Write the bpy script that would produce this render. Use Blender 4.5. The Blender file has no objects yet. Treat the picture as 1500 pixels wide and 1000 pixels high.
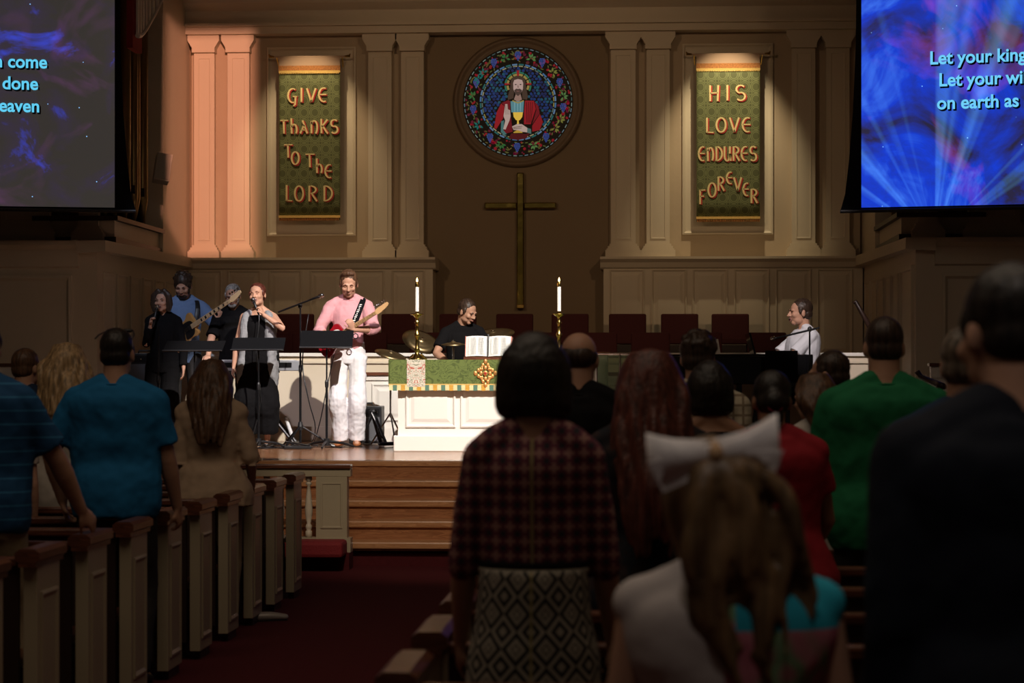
import bpy, bmesh, math, random
from mathutils import Vector, Matrix, Quaternion
PI = math.pi
random.seed(7)
S = bpy.context.scene
COL = S.collection
# ---------------------------------------------------------------- camera, light, exposure
FPX, CX, CZ, YAW = 3300.0, 1.55, 1.64, math.atan(195 / 3300.0)
cam = bpy.data.objects.new('camera', bpy.data.cameras.new('camera')); COL.objects.link(cam)
cam.location = (CX, 0, CZ); cam.rotation_euler = (PI / 2, 0, YAW)
cam.data.sensor_width = 36; cam.data.lens = FPX / 1500 * 36; cam.data.shift_y = 0.03
cam.data.clip_end = 200
cam.data.dof.use_dof = True; cam.data.dof.focus_distance = 23.8; cam.data.dof.aperture_fstop = 4.6
S.camera = cam
S.view_settings.view_transform = 'Standard'; S.view_settings.look = 'None'
S.view_settings.gamma = 1; S.view_settings.use_curve_mapping = False
S.view_settings.exposure = 0.0
S.cycles.use_denoising = True
S.cycles.max_bounces = 6; S.cycles.diffuse_bounces = 3
S.cycles.sample_clamp_indirect = 4
wd = bpy.data.worlds.new('world'); S.world = wd; wd.use_nodes = True
wd.node_tree.nodes['Background'].inputs[0].default_value = (1.0, 0.80, 0.62, 1)
wd.node_tree.nodes['Background'].inputs[1].default_value = 0.02

def W(px, Y):
    k = (px - 750) / FPX
    return CX + Y * (k * math.cos(YAW) - math.sin(YAW)) / (math.cos(YAW) + k * math.sin(YAW))
def Z(py, px, Y):
    dx = W(px, Y) - CX
    return CZ + (545 - py) * (Y * math.cos(YAW) - dx * math.sin(YAW)) / FPX

def spot(loc, aim, watts, size, col=(1, .86, .68), blend=.4, rad=.08):
    l = bpy.data.lights.new('spot_light', 'SPOT'); l.energy = watts; l.color = col
    l.spot_size = math.radians(size); l.spot_blend = blend; l.shadow_soft_size = rad
    o = bpy.data.objects.new('spot_light', l); COL.objects.link(o); o.location = loc
    o.rotation_euler = (Vector(aim) - Vector(loc)).to_track_quat('-Z', 'Y').to_euler()
    return o
BLX, BRX = W(452, 28.3), W(1067, 28.3)
spot((3.0, 13.5, 9.6), (-1.05, 23.0, 1.05), 12000, 22, (1, .93, .86), .3, .06)    # stage key on singer, guitarist, table
spot((-1.6, 14.5, 8.6), (-2.4, 23.9, 1.6), 1500, 14, (.95, .85, 1.0), .6, .1)       # stage fill
spot((2.2, 15.5, 7.6), (3.45, 24.8, 2.0), 3600, 8, (1, .88, .85), .6, .1)           # piano player
spot((-2.8, 16.0, 8.0), (-3.45, 24.9, 2.1), 1300, 9, (.72, .80, 1.0), .7, .1)        # blue wash on the bass player
spot((BLX, 27.35, 6.55), (BLX, 28.45, 4.4), 170, 52, (1, .76, .46), .75, .03)      # banner lamps
spot((BRX, 27.35, 6.55), (BRX, 28.45, 4.4), 260, 50, (1, .82, .52), .75, .03)
SGL = Vector((-1.6, 18.0, 6.6)); _a, _p = math.radians(13.05), math.radians(-10.85)
SGD = Vector((-math.sin(_a) * math.cos(_p), math.cos(_a) * math.cos(_p), math.sin(_p)))
sg_ = spot(SGL, SGL + SGD, 4300, 24, (1, .43, .28), .1, .004)                       # salmon spot, its beam cut by added unseen plates
spot((-5.0, 14.0, 7.2), (0.2, 28, 4.0), 560, 34, (1, .66, .38), .9, .3)           # dim warm wall wash
spot((5.0, 14.0, 7.2), (-0.2, 28, 4.0), 520, 34, (1, .66, .38), .9, .3)
spot((.8, 9.5, 9.0), (0, 19.6, .35), 1500, 19, (1, .84, .66), .7, .2)               # added warm fill spot that brightens the chancel steps
hl = bpy.data.lights.new('house_light', 'AREA'); hl.energy = 190; hl.size = 9; hl.color = (1, .8, .6)
ho = bpy.data.objects.new('house_light', hl); COL.objects.link(ho); ho.location = (0, 7, 8.5)
spot((1.7, 1.6, 6.8), (2.1, 4.4, 1.3), 170, 18, (1, .86, .76), .8, .3)            # added unseen downlight that brightens the girl and her bow

# ---------------------------------------------------------------- materials
def mat(name, col, rough=.6, metal=0., var=.0, scale=8., bump=0., bscale=60., emit=None, es=1., spec=None, trans=0., sheen=0.):
    m = bpy.data.materials.new(name); m.use_nodes = True
    nt = m.node_tree; b = nt.nodes['Principled BSDF']
    b.inputs['Base Color'].default_value = (*col, 1); b.inputs['Roughness'].default_value = rough
    b.inputs['Metallic'].default_value = metal
    if spec is not None: b.inputs['Specular IOR Level'].default_value = spec
    if trans: b.inputs['Transmission Weight'].default_value = trans
    if sheen: b.inputs['Sheen Weight'].default_value = sheen
    tc = nt.nodes.new('ShaderNodeTexCoord')
    if var:
        n = nt.nodes.new('ShaderNodeTexNoise'); n.inputs['Scale'].default_value = scale; n.inputs['Detail'].default_value = 4
        nt.links.new(tc.outputs['Object'], n.inputs['Vector'])
        r = nt.nodes.new('ShaderNodeMixRGB')
        r.inputs[1].default_value = (*[c * (1 - var) for c in col], 1)
        r.inputs[2].default_value = (*[min(1, c * (1 + var)) for c in col], 1)
        nt.links.new(n.outputs['Fac'], r.inputs[0]); nt.links.new(r.outputs[0], b.inputs['Base Color'])
    if bump:
        n2 = nt.nodes.new('ShaderNodeTexNoise'); n2.inputs['Scale'].default_value = bscale; n2.inputs['Detail'].default_value = 3
        nt.links.new(tc.outputs['Object'], n2.inputs['Vector'])
        bp = nt.nodes.new('ShaderNodeBump'); bp.inputs['Strength'].default_value = bump; bp.inputs['Distance'].default_value = .02
        nt.links.new(n2.outputs['Fac'], bp.inputs['Height']); nt.links.new(bp.outputs[0], b.inputs['Normal'])
    if emit:
        b.inputs['Emission Color'].default_value = (*emit, 1); b.inputs['Emission Strength'].default_value = es
    return m

def math_node(nt, op, a, b=None):
    n = nt.nodes.new('ShaderNodeMath'); n.operation = op
    for i, v in enumerate((a, b)):
        if v is None: continue
        if isinstance(v, (int, float)): n.inputs[i].default_value = v
        else: nt.links.new(v, n.inputs[i])
    return n.outputs[0]

def wood(name, c1, c2, rough=.35, stretch=(.6, 9, 9), bands=3.0):
    m = mat(name, c1, rough); nt = m.node_tree; b = nt.nodes['Principled BSDF']
    tc = nt.nodes.new('ShaderNodeTexCoord'); mp = nt.nodes.new('ShaderNodeMapping'); mp.inputs['Scale'].default_value = stretch
    nt.links.new(tc.outputs['Object'], mp.inputs[0])
    n = nt.nodes.new('ShaderNodeTexNoise'); n.inputs['Scale'].default_value = 2.5; n.inputs['Detail'].default_value = 5; n.inputs['Distortion'].default_value = .6
    nt.links.new(mp.outputs[0], n.inputs['Vector'])
    w = math_node(nt, 'FRACT', math_node(nt, 'MULTIPLY', n.outputs['Fac'], bands * 4))
    r = nt.nodes.new('ShaderNodeValToRGB'); r.color_ramp.elements[0].color = (*c1, 1); r.color_ramp.elements[1].color = (*c2, 1)
    nt.links.new(w, r.inputs[0]); nt.links.new(r.outputs[0], b.inputs['Base Color'])
    return m

M = {}
M['cream'] = mat('cream_paint', (.62, .53, .40), .55, var=.05, scale=2, bump=.05, bscale=12)
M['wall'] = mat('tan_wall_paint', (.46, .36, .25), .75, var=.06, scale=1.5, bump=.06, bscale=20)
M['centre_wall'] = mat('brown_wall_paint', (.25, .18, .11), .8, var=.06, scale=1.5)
M['white'] = mat('white_paint', (.78, .74, .68), .4, var=.03, scale=3)
M['pew_paint'] = mat('pew_paint', (.40, .33, .22), .4, var=.08, scale=4)
M['carpet'] = mat('red_carpet', (.085, .014, .016), .95, var=.25, scale=30, bump=.4, bscale=400, spec=.1)
M['mahogany'] = wood('mahogany', (.07, .022, .012), (.16, .055, .028), .28, (.8, 10, 10), 1.5)
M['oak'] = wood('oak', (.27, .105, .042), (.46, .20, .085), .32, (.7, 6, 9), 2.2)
M['floorwood'] = wood('stage_floor_wood', (.21, .085, .035), (.33, .15, .07), .17, (.5, 9, 9), 1.2)
M['darkwood'] = mat('dark_wood', (.03, .014, .01), .45)
M['brass'] = mat('brass', (.62, .42, .12), .22, 1.0, var=.12, scale=8)
M['brasscross'] = mat('polished_brass', (.50, .38, .10), .16, 1.0, var=.25, scale=6, bump=.25, bscale=5)
M['gold'] = mat('gold_thread', (.75, .50, .16), .45, .5, var=.3, scale=60)
M['red_cloth'] = mat('crimson_cloth', (.32, .02, .02), .85)
M['black'] = mat('black_plastic', (.012, .012, .013), .4)
M['blackmetal'] = mat('black_metal', (.018, .018, .02), .3, .6)
M['chrome'] = mat('chrome', (.75, .75, .77), .15, 1.0)
M['burgundy'] = mat('burgundy_upholstery', (.085, .016, .018), .85, var=.12, scale=40, bump=.2, bscale=300)
M['paper'] = mat('white_paper', (.82, .80, .76), .8)
M['wax'] = mat('white_wax', (.85, .82, .74), .4)
M['flame'] = mat('candle_flame', (1, .6, .25), .5, emit=(1, .55, .2), es=14)
M['screen_black'] = mat('screen_black_border', (.005, .005, .006), .9, spec=.12)
M['pipe'] = mat('organ_pipe_metal', (.36, .25, .11), .35, .75, var=.15, scale=5)
M['speaker'] = mat('grey_speaker', (.50, .45, .38), .6)
M['cymbal'] = mat('bronze_cymbal', (.42, .31, .16), .42, 1.0, var=.2, scale=14)
M['silver'] = mat('silver_plastic', (.30, .31, .33), .4, .3)
M['acrylic'] = mat('clear_acrylic', (.55, .75, .6), .05, trans=.9)

# ---------------------------------------------------------------- mesh builder
class MB:
    def __init__(s): s.v = []; s.f = []; s.M = None
    def add(s, vs, fs):
        n = len(s.v)
        if s.M is not None: vs = [s.M @ Vector(v) for v in vs]
        s.v += [tuple(v) for v in vs]; s.f += [tuple(i + n for i in f) for f in fs]; return s
    def box(s, x0, x1, y0, y1, z0, z1):
        vs = [(x, y, z) for z in (z0, z1) for y in (y0, y1) for x in (x0, x1)]
        return s.add(vs, [(0, 2, 3, 1), (4, 5, 7, 6), (0, 1, 5, 4), (2, 6, 7, 3), (0, 4, 6, 2), (1, 3, 7, 5)])
    def prism(s, poly, d0, d1, ax='y'):
        """poly of (a,b); extruded along ax"""
        def P(a, b, d): return (a, d, b) if ax == 'y' else ((d, a, b) if ax == 'x' else (a, b, d))
        n = len(poly); vs = [P(a, b, d0) for a, b in poly] + [P(a, b, d1) for a, b in poly]
        fs = [tuple(range(n)), tuple(range(2 * n - 1, n - 1, -1))] + [(i, i + n, (i + 1) % n + n, (i + 1) % n) for i in range(n)]
        return s.add(vs, fs)
    def lathe(s, prof, c=(0, 0, 0), seg=20):
        vs = []; fs = []; n = len(prof)
        for r, z in prof:
            for k in range(seg):
                a = 2 * PI * k / seg; vs.append((c[0] + r * math.cos(a), c[1] + r * math.sin(a), c[2] + z))
        for i in range(n - 1):
            for k in range(seg):
                k2 = (k + 1) % seg; fs.append((i * seg + k, i * seg + k2, (i + 1) * seg + k2, (i + 1) * seg + k))
        fs.append(tuple(range(seg - 1, -1, -1))); fs.append(tuple((n - 1) * seg + k for k in range(seg)))
        return s.add(vs, fs)
    def tube(s, pts, rad, seg=10, side=None, smooth=False, rounded=False):
        """pts: points; rad: r or list of r / (a,b)."""
        pts = [Vector(p) for p in pts]; n = len(pts)
        if not isinstance(rad, (list, tuple)): rad = [rad] * n
        rad = [(r, r) if isinstance(r, (int, float)) else r for r in rad]
        if smooth and n > 2:
            P2 = []; R2 = []; K = 4
            for i in range(n - 1):
                p0 = pts[max(i - 1, 0)]; p1 = pts[i]; p2 = pts[i + 1]; p3 = pts[min(i + 2, n - 1)]
                q0 = rad[max(i - 1, 0)]; q1 = rad[i]; q2 = rad[i + 1]; q3 = rad[min(i + 2, n - 1)]
                for j in range(K):
                    t = j / K
                    h = lambda a, b, c, d: .5 * ((2 * b) + (c - a) * t + (2 * a - 5 * b + 4 * c - d) * t * t + (3 * b - a - 3 * c + d) * t ** 3)
                    P2.append(Vector([h(p0[k], p1[k], p2[k], p3[k]) for k in range(3)]))
                    R2.append(tuple(max(.001, h(q0[k], q1[k], q2[k], q3[k])) for k in range(2)))
            P2.append(pts[-1]); R2.append(rad[-1]); pts, rad, n = P2, R2, len(P2)
        if rounded:
            d0 = (pts[0] - pts[1]).normalized(); d1 = (pts[-1] - pts[-2]).normalized()
            a0, b0 = rad[0]; a1, b1 = rad[-1]; m0 = min(a0, b0); m1 = min(a1, b1)
            pre = [(pts[0] + d0 * m0 * math.sin(t), (a0 * math.cos(t), b0 * math.cos(t))) for t in (1.3, .9, .45)]
            post = [(pts[-1] + d1 * m1 * math.sin(t), (a1 * math.cos(t), b1 * math.cos(t))) for t in (.45, .9, 1.3)]
            pts = [p for p, _ in pre] + pts + [p for p, _ in post]
            rad = [r for _, r in pre] + list(rad) + [r for _, r in post]; n = len(pts)
        vs = []; fs = []; prev = Vector(side).normalized() if side else None
        for i in range(n):
            t = (pts[min(i + 1, n - 1)] - pts[max(i - 1, 0)])
            t = t.normalized() if t.length > 1e-9 else Vector((0, 0, 1))
            if side: a = Vector(side) - t * t.dot(Vector(side))
            elif prev is None:
                a = t.cross(Vector((0, 0, 1)));
                if a.length < .1: a = t.cross(Vector((0, 1, 0)))
            else: a = prev - t * t.dot(prev)
            if a.length < 1e-6: a = prev
            a.normalize(); prev = a; b = t.cross(a)
            ra, rb = rad[i]
            for k in range(seg):
                g = 2 * PI * k / seg; vs.append(pts[i] + a * (ra * math.cos(g)) + b * (rb * math.sin(g)))
        for i in range(n - 1):
            for k in range(seg):
                k2 = (k + 1) % seg; fs.append((i * seg + k, i * seg + k2, (i + 1) * seg + k2, (i + 1) * seg + k))
        fs.append(tuple(range(seg - 1, -1, -1))); fs.append(tuple((n - 1) * seg + k for k in range(seg)))
        return s.add(vs, fs)
    def ell(s, c, r, seg=16, rings=10, rot=None):
        if isinstance(r, (int, float)): r = (r, r, r)
        R = rot if rot is not None else Matrix.Identity(3); c = Vector(c)
        vs = [c + R @ Vector((0, 0, -r[2]))]; fs = []
        for i in range(1, rings):
            ph = -PI / 2 + PI * i / rings
            for k in range(seg):
                g = 2 * PI * k / seg
                vs.append(c + R @ Vector((r[0] * math.cos(ph) * math.cos(g), r[1] * math.cos(ph) * math.sin(g), r[2] * math.sin(ph))))
        vs.append(c + R @ Vector((0, 0, r[2]))); L = len(vs) - 1
        for k in range(seg):
            fs.append((0, 1 + (k + 1) % seg, 1 + k)); b = 1 + (rings - 2) * seg; fs.append((L, b + k, b + (k + 1) % seg))
        for i in range(rings - 2):
            for k in range(seg):
                a = 1 + i * seg; k2 = (k + 1) % seg; fs.append((a + k, a + k2, a + seg + k2, a + seg + k))
        return s.add(vs, fs)
    def rings(s, o, u, v, n, w, h, prof):
        """rectangular moulding: prof = [(inset, height)...], last ring closed"""
        o, u, v, n = Vector(o), Vector(u), Vector(v), Vector(n); vs = []; fs = []
        for (i, d) in prof:
            for (a, b) in ((i, i), (w - i, i), (w - i, h - i), (i, h - i)): vs.append(o + u * a + v * b + n * d)
        for k in range(len(prof) - 1):
            for j in range(4):
                j2 = (j + 1) % 4; fs.append((4 * k + j, 4 * k + j2, 4 * k + 4 + j2, 4 * k + 4 + j))
        q = 4 * (len(prof) - 1); fs.append((q, q + 1, q + 2, q + 3))
        return s.add(vs, fs)
    def build(s, name, m, parent=None, bev=0., smooth=False, loc=None, voxel=0., sm=3, disp=0., dscale=.15, kind=None, rot=None):
        me = bpy.data.meshes.new(name); me.from_pydata(s.v, [], s.f); me.materials.append(m)
        o = bpy.data.objects.new(name, me); COL.objects.link(o); o.parent = parent
        if loc: o.location = loc
        if rot: o.rotation_euler = rot
        if not voxel:
            bm = bmesh.new(); bm.from_mesh(me); bmesh.ops.recalc_face_normals(bm, faces=bm.faces); bm.to_mesh(me); bm.free()
        if smooth: me.polygons.foreach_set('use_smooth', [True] * len(me.polygons))
        if bev:
            b = o.modifiers.new('bevel', 'BEVEL'); b.width = bev; b.segments = 2; b.limit_method = 'ANGLE'
        if voxel:
            r = o.modifiers.new('remesh', 'REMESH'); r.mode = 'VOXEL'; r.voxel_size = voxel; r.use_smooth_shade = True
            if sm:
                q = o.modifiers.new('smooth', 'SMOOTH'); q.factor = .5; q.iterations = sm
            if disp:
                t = TEX.get(dscale)
                if t is None:
                    t = bpy.data.textures.new('folds', 'CLOUDS'); t.noise_scale = dscale; TEX[dscale] = t
                d = o.modifiers.new('folds', 'DISPLACE'); d.texture = t; d.strength = disp; d.mid_level = .5; d.texture_coords = 'LOCAL'
        if kind: o['kind'] = kind
        return o
TEX = {}
def tag(o, label, cat, group=None):
    o['label'] = label; o['category'] = cat
    if group: o['group'] = group
    return o
def thing(name, label, cat, loc=(0, 0, 0), rz=0, group=None):
    o = bpy.data.objects.new(name, None); COL.objects.link(o); o.location = loc; o.rotation_euler = (0, 0, rz)
    o.empty_display_size = .1
    return tag(o, label, cat, group)
def struct(o): o['kind'] = 'structure'; return o
def copy_tree(o, parent=None):
    c = o.copy(); COL.objects.link(c); c.parent = parent
    for ch in list(o.children): copy_tree(ch, c)
    return c
# ================================================================ THE SETTING
STG = .85
struct(MB().box(-9, 9, -3, 31, -.2, 0).build('floor', M['carpet']))
struct(MB().box(-9, 9, 4, 31, 10.4, 10.6).build('ceiling', M['wall']))
struct(MB().box(-9.2, -9, -3, 31, 0, 10.4).build('wall_left', M['wall']))
struct(MB().box(9, 9.2, -3, 31, 0, 10.4).build('wall_right', M['wall']))
YW = 28.6; ZC = 3.08
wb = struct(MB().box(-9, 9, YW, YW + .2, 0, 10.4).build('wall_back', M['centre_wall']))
# upper flanking wall planes (lighter paint) left and right of the cross
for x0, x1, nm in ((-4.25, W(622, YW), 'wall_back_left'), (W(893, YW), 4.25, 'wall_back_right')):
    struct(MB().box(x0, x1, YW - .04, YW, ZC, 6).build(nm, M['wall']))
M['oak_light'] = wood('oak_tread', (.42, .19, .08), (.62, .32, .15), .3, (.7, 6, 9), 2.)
# stage and stairs
struct(MB().box(-6.5, 6.5, 20.05, 25.6, 0, STG - .02).build('stage_platform', M['cream']))
sf = struct(MB().box(-6.5, 6.5, 20.0, 25.6, STG - .025, STG).build('stage_floor', M['floorwood']))
st = struct(MB().box(-6.4, 6.4, 18.95, 20.04, 0, .12).build('stair_base', M['carpet']))
for i in range(4):
    z = .21 + .16 * i; y = 18.88 + .28 * i
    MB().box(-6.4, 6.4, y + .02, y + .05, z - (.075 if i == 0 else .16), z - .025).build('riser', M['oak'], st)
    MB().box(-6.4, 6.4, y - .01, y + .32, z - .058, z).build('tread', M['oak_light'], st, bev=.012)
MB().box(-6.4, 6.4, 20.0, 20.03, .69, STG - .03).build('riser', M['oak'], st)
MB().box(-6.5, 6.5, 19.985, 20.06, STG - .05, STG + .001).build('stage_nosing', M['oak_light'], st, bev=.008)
# choir wall behind the band, projecting panelled block in the middle
cw = struct(MB().box(-4.4, 4.4, 25.6, 25.75, 0, 1.84).build('choir_wall', M['cream']))
MB().box(-4.4, 4.4, 25.56, 25.79, 1.82, 1.86).build('cap_moulding', M['white'], cw, bev=.006)
MB().box(-4.4, 4.4, 25.575, 25.6, 1.74, 1.765).build('bead', M['cream'], cw)
MB().box(-4.4, W(532, 25.2), 25.57, 25.6, STG, STG + .17).build('base_moulding', M['cream'], cw, bev=.006)
bx0, bx1 = W(532, 25.3), -W(532, 25.3) + .05
cb = struct(MB().box(bx0, bx1, 25.3, 25.6, STG, 1.6).build('choir_block', M['white']))
MB().box(bx0 - .03, bx1 + .03, 25.26, 25.6, 1.6, 1.64).build('cap_board', M['mahogany'], cb, bev=.006)
MB().box(bx0 - .015, bx1 + .015, 25.28, 25.3, 1.55, 1.6).build('crown_moulding', M['white'], cb)
MB().box(bx0 - .015, bx1 + .015, 25.27, 25.3, STG, STG + .16).build('base_moulding', M['white'], cb)
PROF = [(0, 0), (0, .016), (.012, .02), (.03, .004), (.05, .004), (.085, .014)]
n = 4; wpan = (bx1 - bx0) / n
for i in range(n):
    MB().rings((bx0 + i * wpan + .1, 25.3, STG + .24), (1, 0, 0), (0, 0, 1), (0, -1, 0), wpan - .2, .42, PROF).build('panel', M['white'], cb)
struct(MB().box(-4.35, 4.35, 25.75, 26.9, 0, 1.35).build('choir_tier_lower', M['floorwood']))
struct(MB().box(-4.35, 4.35, 26.9, YW, 0, 1.6).build('choir_tier_upper', M['floorwood']))
# wainscot left & right of the cross
def wainscot(nm, x0, x1, cxs, pw):
    w = struct(MB().box(x0, x1, 28.2, YW, 1.6, ZC - .1).build(nm, M['cream']))
    MB().prism([(28.08, ZC), (28.08, ZC - .03), (28.14, ZC - .07), (28.17, ZC - .13), (28.2, ZC - .15), (YW, ZC - .15), (YW, ZC)], x0 - .04, x1 + .04, 'x').build('cornice', M['cream'], w)
    MB().box(x0, x1, 28.17, 28.2, 1.6, 1.76).build('base_moulding', M['cream'], w, bev=.006)
    z0, z1 = 1.85, Z(396, 300, 28.2)
    for c in cxs:
        MB().rings((c - pw / 2, 28.2, z0), (1, 0, 0), (0, 0, 1), (0, -1, 0), pw, z1 - z0, PROF).build('panel', M['cream'], w)
wainscot('wainscot_left', -4.25, W(634, 28.2), [W(p, 28.2) for p in (301, 358, 418, 478, 539, 598)], .42)
wainscot('wainscot_right', W(884, 28.2), 4.25, [W(p, 28.2) for p in (918, 980, 1040, 1101, 1162, 1223)], .44)
# pilasters
def pilaster(x0, x1, nm='pilaster', y=YW - .04, z0=ZC, z1=5.93, m='cream', par=None):
    p = struct(MB().box(x0, x1, y - .1, y, z0 + .18, z1 - .22).build(nm, M[m]))
    MB().rings((x0 + .05, y - .1, z0 + .24), (1, 0, 0), (0, 0, 1), (0, -1, 0), x1 - x0 - .1, z1 - z0 - .52, [(0, 0), (0, .008), (.012, .008), (.018, .002)]).build('shaft_face', M[m], p)
    e = .02
    q = [(0, e + .05), (.1, e + .05), (.12, e + .02), (.15, e + .02), (.18, 0)]
    for k in range(len(q) - 1):
        (za, ea), (zb, eb) = q[k], q[k + 1]
        ea = (ea + eb) / 2 if k else ea
        MB().box(x0 - ea, x1 + ea, y - .1 - ea, y, z0 + za, z0 + zb).build('base_moulding', M[m], p)
    MB().prism([(x0 - .015, z1 - .22), (x1 + .015, z1 - .22), (x1 + .015, z1 - .16), (x1 + .07, z1 - .07), (x1 + .07, z1), (x0 - .07, z1), (x0 - .07, z1 - .07), (x0 - .015, z1 - .16)], y - .17, y).build('capital', M[m], p)
    return p
for a, b in ((285, 315), (334, 366), (540, 574), (588, 621), (895, 931), (947, 981), (1160, 1194), (1210, 1244)):
    pilaster(W(a, YW - .1), W(b, YW - .1))
# entablature
en = struct(MB().box(-4.4, 4.4, YW - .28, YW, 5.93, 6.9).build('entablature', M['cream']))
MB().box(-4.4, 4.4, YW - .34, YW, 6.02, 6.06).build('bead', M['cream'], en)
MB().prism([(YW - .28, 6.22), (YW - .4, 6.3), (YW - .46, 6.4), (YW - .46, 6.5), (YW, 6.5), (YW, 6.22)], -4.4, 4.4, 'x').build('cornice', M['cream'], en)
# recessed frames behind the banners
for i, (c, nm) in enumerate(((BLX, 'trim_1'), (BRX, 'trim_2'))):
    zt, zb = Z(70, 452, YW), Z(346, 452, YW)
    struct(MB().rings((c - .57, YW - .04, zb), (1, 0, 0), (0, 0, 1), (0, -1, 0), 1.14, zt - zb, [(0, 0), (0, .03), (.02, .035), (.04, .012), (.06, .008)]).build(nm, M['cream']))
# chancel side walls, wing walls
for s, nm in ((-1, 'left'), (1, 'right')):
    XA, XB = s * 4.45, s * 4.25
    cs = MB(); cs.add([(XA, 24.4, 0), (XB, YW, 0), (XB, YW, ZC), (XA, 24.4, ZC), (XA + s * .2, 24.4, 0), (XB + s * .4, YW, 0), (XB + s * .4, YW, ZC), (XA + s * .2, 24.4, ZC)],
        [(0, 1, 2, 3), (4, 5, 6, 7), (0, 3, 7, 4), (1, 2, 6, 5), (3, 2, 6, 7), (0, 1, 5, 4)])
    w = struct(cs.build('wall_chancel_' + nm, M['cream']))
    d = Vector((XB - XA, YW - 24.4, 0)).normalized(); nn = Vector((-s, 0, 0))
    for k in range(7 if s < 0 else 5):
        yk = 24.62 + k * .54
        if s > 0: yk += .9
        o = Vector((XA, 24.4, 1.7)) + d * (yk - 24.4) + nn * .0
        MB().rings(o, d, (0, 0, 1), nn, .40, 1.05, PROF).build('panel', M['cream'], w)
    if s > 0:
        o = Vector((XA, 24.4, STG)) + d * .12
        MB().rings(o, d, (0, 0, 1), nn, .82, 1.95, [(0, 0), (0, .03), (.05, .03), (.06, .003), (.08, .003)]).build('door_surround', M['cream'], w)
    MB().add([(XA - s * .12, 24.28, ZC - .12), (XA - s * .12, 24.28, ZC), (XB - s * .12, YW, ZC), (XB - s * .12, YW, ZC - .12),
              (XA + s * .2, 24.28, ZC - .14), (XA + s * .2, 24.28, ZC), (XB + s * .4, YW, ZC), (XB + s * .4, YW, ZC - .14)],
             [(0, 1, 2, 3), (1, 5, 6, 2), (0, 4, 5, 1), (0, 3, 7, 4), (3, 2, 6, 7), (4, 7, 6, 5)]).build('cornice', M['cream'], w)
    # wing front
    xa, xb = sorted((XA + s * .2, s * 8.9))
    g = struct(MB().box(xa, xb, 24.4, 24.6, 0, ZC).build('wall_wing_' + nm, M['cream']))
    MB().prism([(24.26, ZC), (24.26, ZC - .05), (24.33, ZC - .1), (24.36, ZC - .28), (24.4, ZC - .3), (24.6, ZC - .3), (24.6, ZC)], xa, xb, 'x').build('cornice', M['cream'], g)
    xs = sorted((XA + s * .28, s * 7.0))
    MB().rings((xs[0], 24.4, 1.2), (1, 0, 0), (0, 0, 1), (0, -1, 0), xs[1] - xs[0], 1.5, [(0, 0), (0, .03), (.03, .035), (.06, .004), (.08, .004)]).build('panel', M['cream'], g)
    up = struct(MB().box(*(sorted((s * 5.2, s * 8.9))), 24.9, 25.1, ZC, 7.6).build('wall_upper_' + nm, M['wall']))
    for (pa, pb) in ((4.5, 4.72), (5.05, 5.6)):
        x0, x1 = sorted((s * pa, s * pb)); pilaster(x0, x1, y=24.75, z1=6.9)
    # end pier beside the organ chamber
    x0, x1 = sorted((s * 4.28, s * 4.5))
    pr = struct(MB().box(x0, x1, 27.0, YW, ZC, 6.9).build('pier_' + nm, M['cream']))
    # low wall with dark cap below the wing
    xs = sorted((s * (4.75 if s < 0 else 4.5), s * 8.9))
    lw = struct(MB().box(xs[0], xs[1], 23.5, 23.62, STG - .85, 1.70).build('low_wall_' + nm, M['white']))
    MB().box(xs[0] - .02, xs[1], 23.47, 23.65, 1.70, 1.735).build('cap_board', M['mahogany'], lw, bev=.005)
    MB().box(xs[0], xs[1], 23.485, 23.5, 1.58, 1.60).build('bead', M['white'], lw)
    struct(MB().box(*sorted((s * 4.45, s * 8.9)), 20.05, 24.4, 0, STG - .01).build('stage_side_' + nm, M['floorwood']))
# organ: shelves, pipes, casing
def organ(s, nm):
    sd = 'left' if s < 0 else 'right'
    r = thing('pipe_organ', 'rank of bronze organ pipes in the chamber on the %s, behind the projection screen' % sd, 'organ', (s * 4.75, 25.7, ZC))
    MB().box(-.45, .45, -1.05, 1.3, .0, .06).build('shelf', M['darkwood'], r)
    MB().box(-.42, .42, -1.0, 1.3, .06, .24).build('wind_chest', M['cream'], r)
    MB().box(-.48, .48, -1.1, 1.35, .24, .29).build('shelf', M['darkwood'], r)
    for k in range(9):
        y = -.9 + k * .24; rr = .055 + .012 * ((k * 5) % 3); x = -s * (.28 - .05 * (k % 2)); H = 2.6 + .25 * ((k * 7) % 4)
        p = MB().lathe([(.012, .29), (rr, .62), (rr, .64), (rr, H + .6), (rr * .9, H + .6)], (x, y, 0), 16).build('pipe', M['pipe'], r, smooth=False)
        p.data.polygons.foreach_set('use_smooth', [True] * len(p.data.polygons))
        MB().box(x - rr * .6, x + rr * .6, y - rr - .012, y - rr * .6, .66, .76).build('pipe_mouth', M['darkwood'], p)
    # slatted curved casing on top, with a crimson side panel
    for k in range(8):
        t = k / 7; xx = -s * (.67 - .03 * math.sin(t * PI)); yy = -.95 + t * 1.25; zb = 2.30 + .62 * t ** 1.6
        MB().box(xx - .012, xx + .012, yy - .035, yy + .035, zb, 4.6).build('casing_slat', M['white'], r)
    MB().tube([(-s * (.67 - .03 * math.sin(k / 7 * PI)), -.95 + k / 7 * 1.25, 2.30 + .62 * (k / 7) ** 1.6) for k in range(8)], .03, 8).build('casing_rail', M['white'], r)
    x0, x1 = sorted((-s * .57, -s * .64)); MB().box(x0, x1, -1.06, -.6, 2.15, 4.6).build('crimson_panel', M['red_cloth'], r)
    return r
organ(-1, 'l'); organ(1, 'r')
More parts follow.
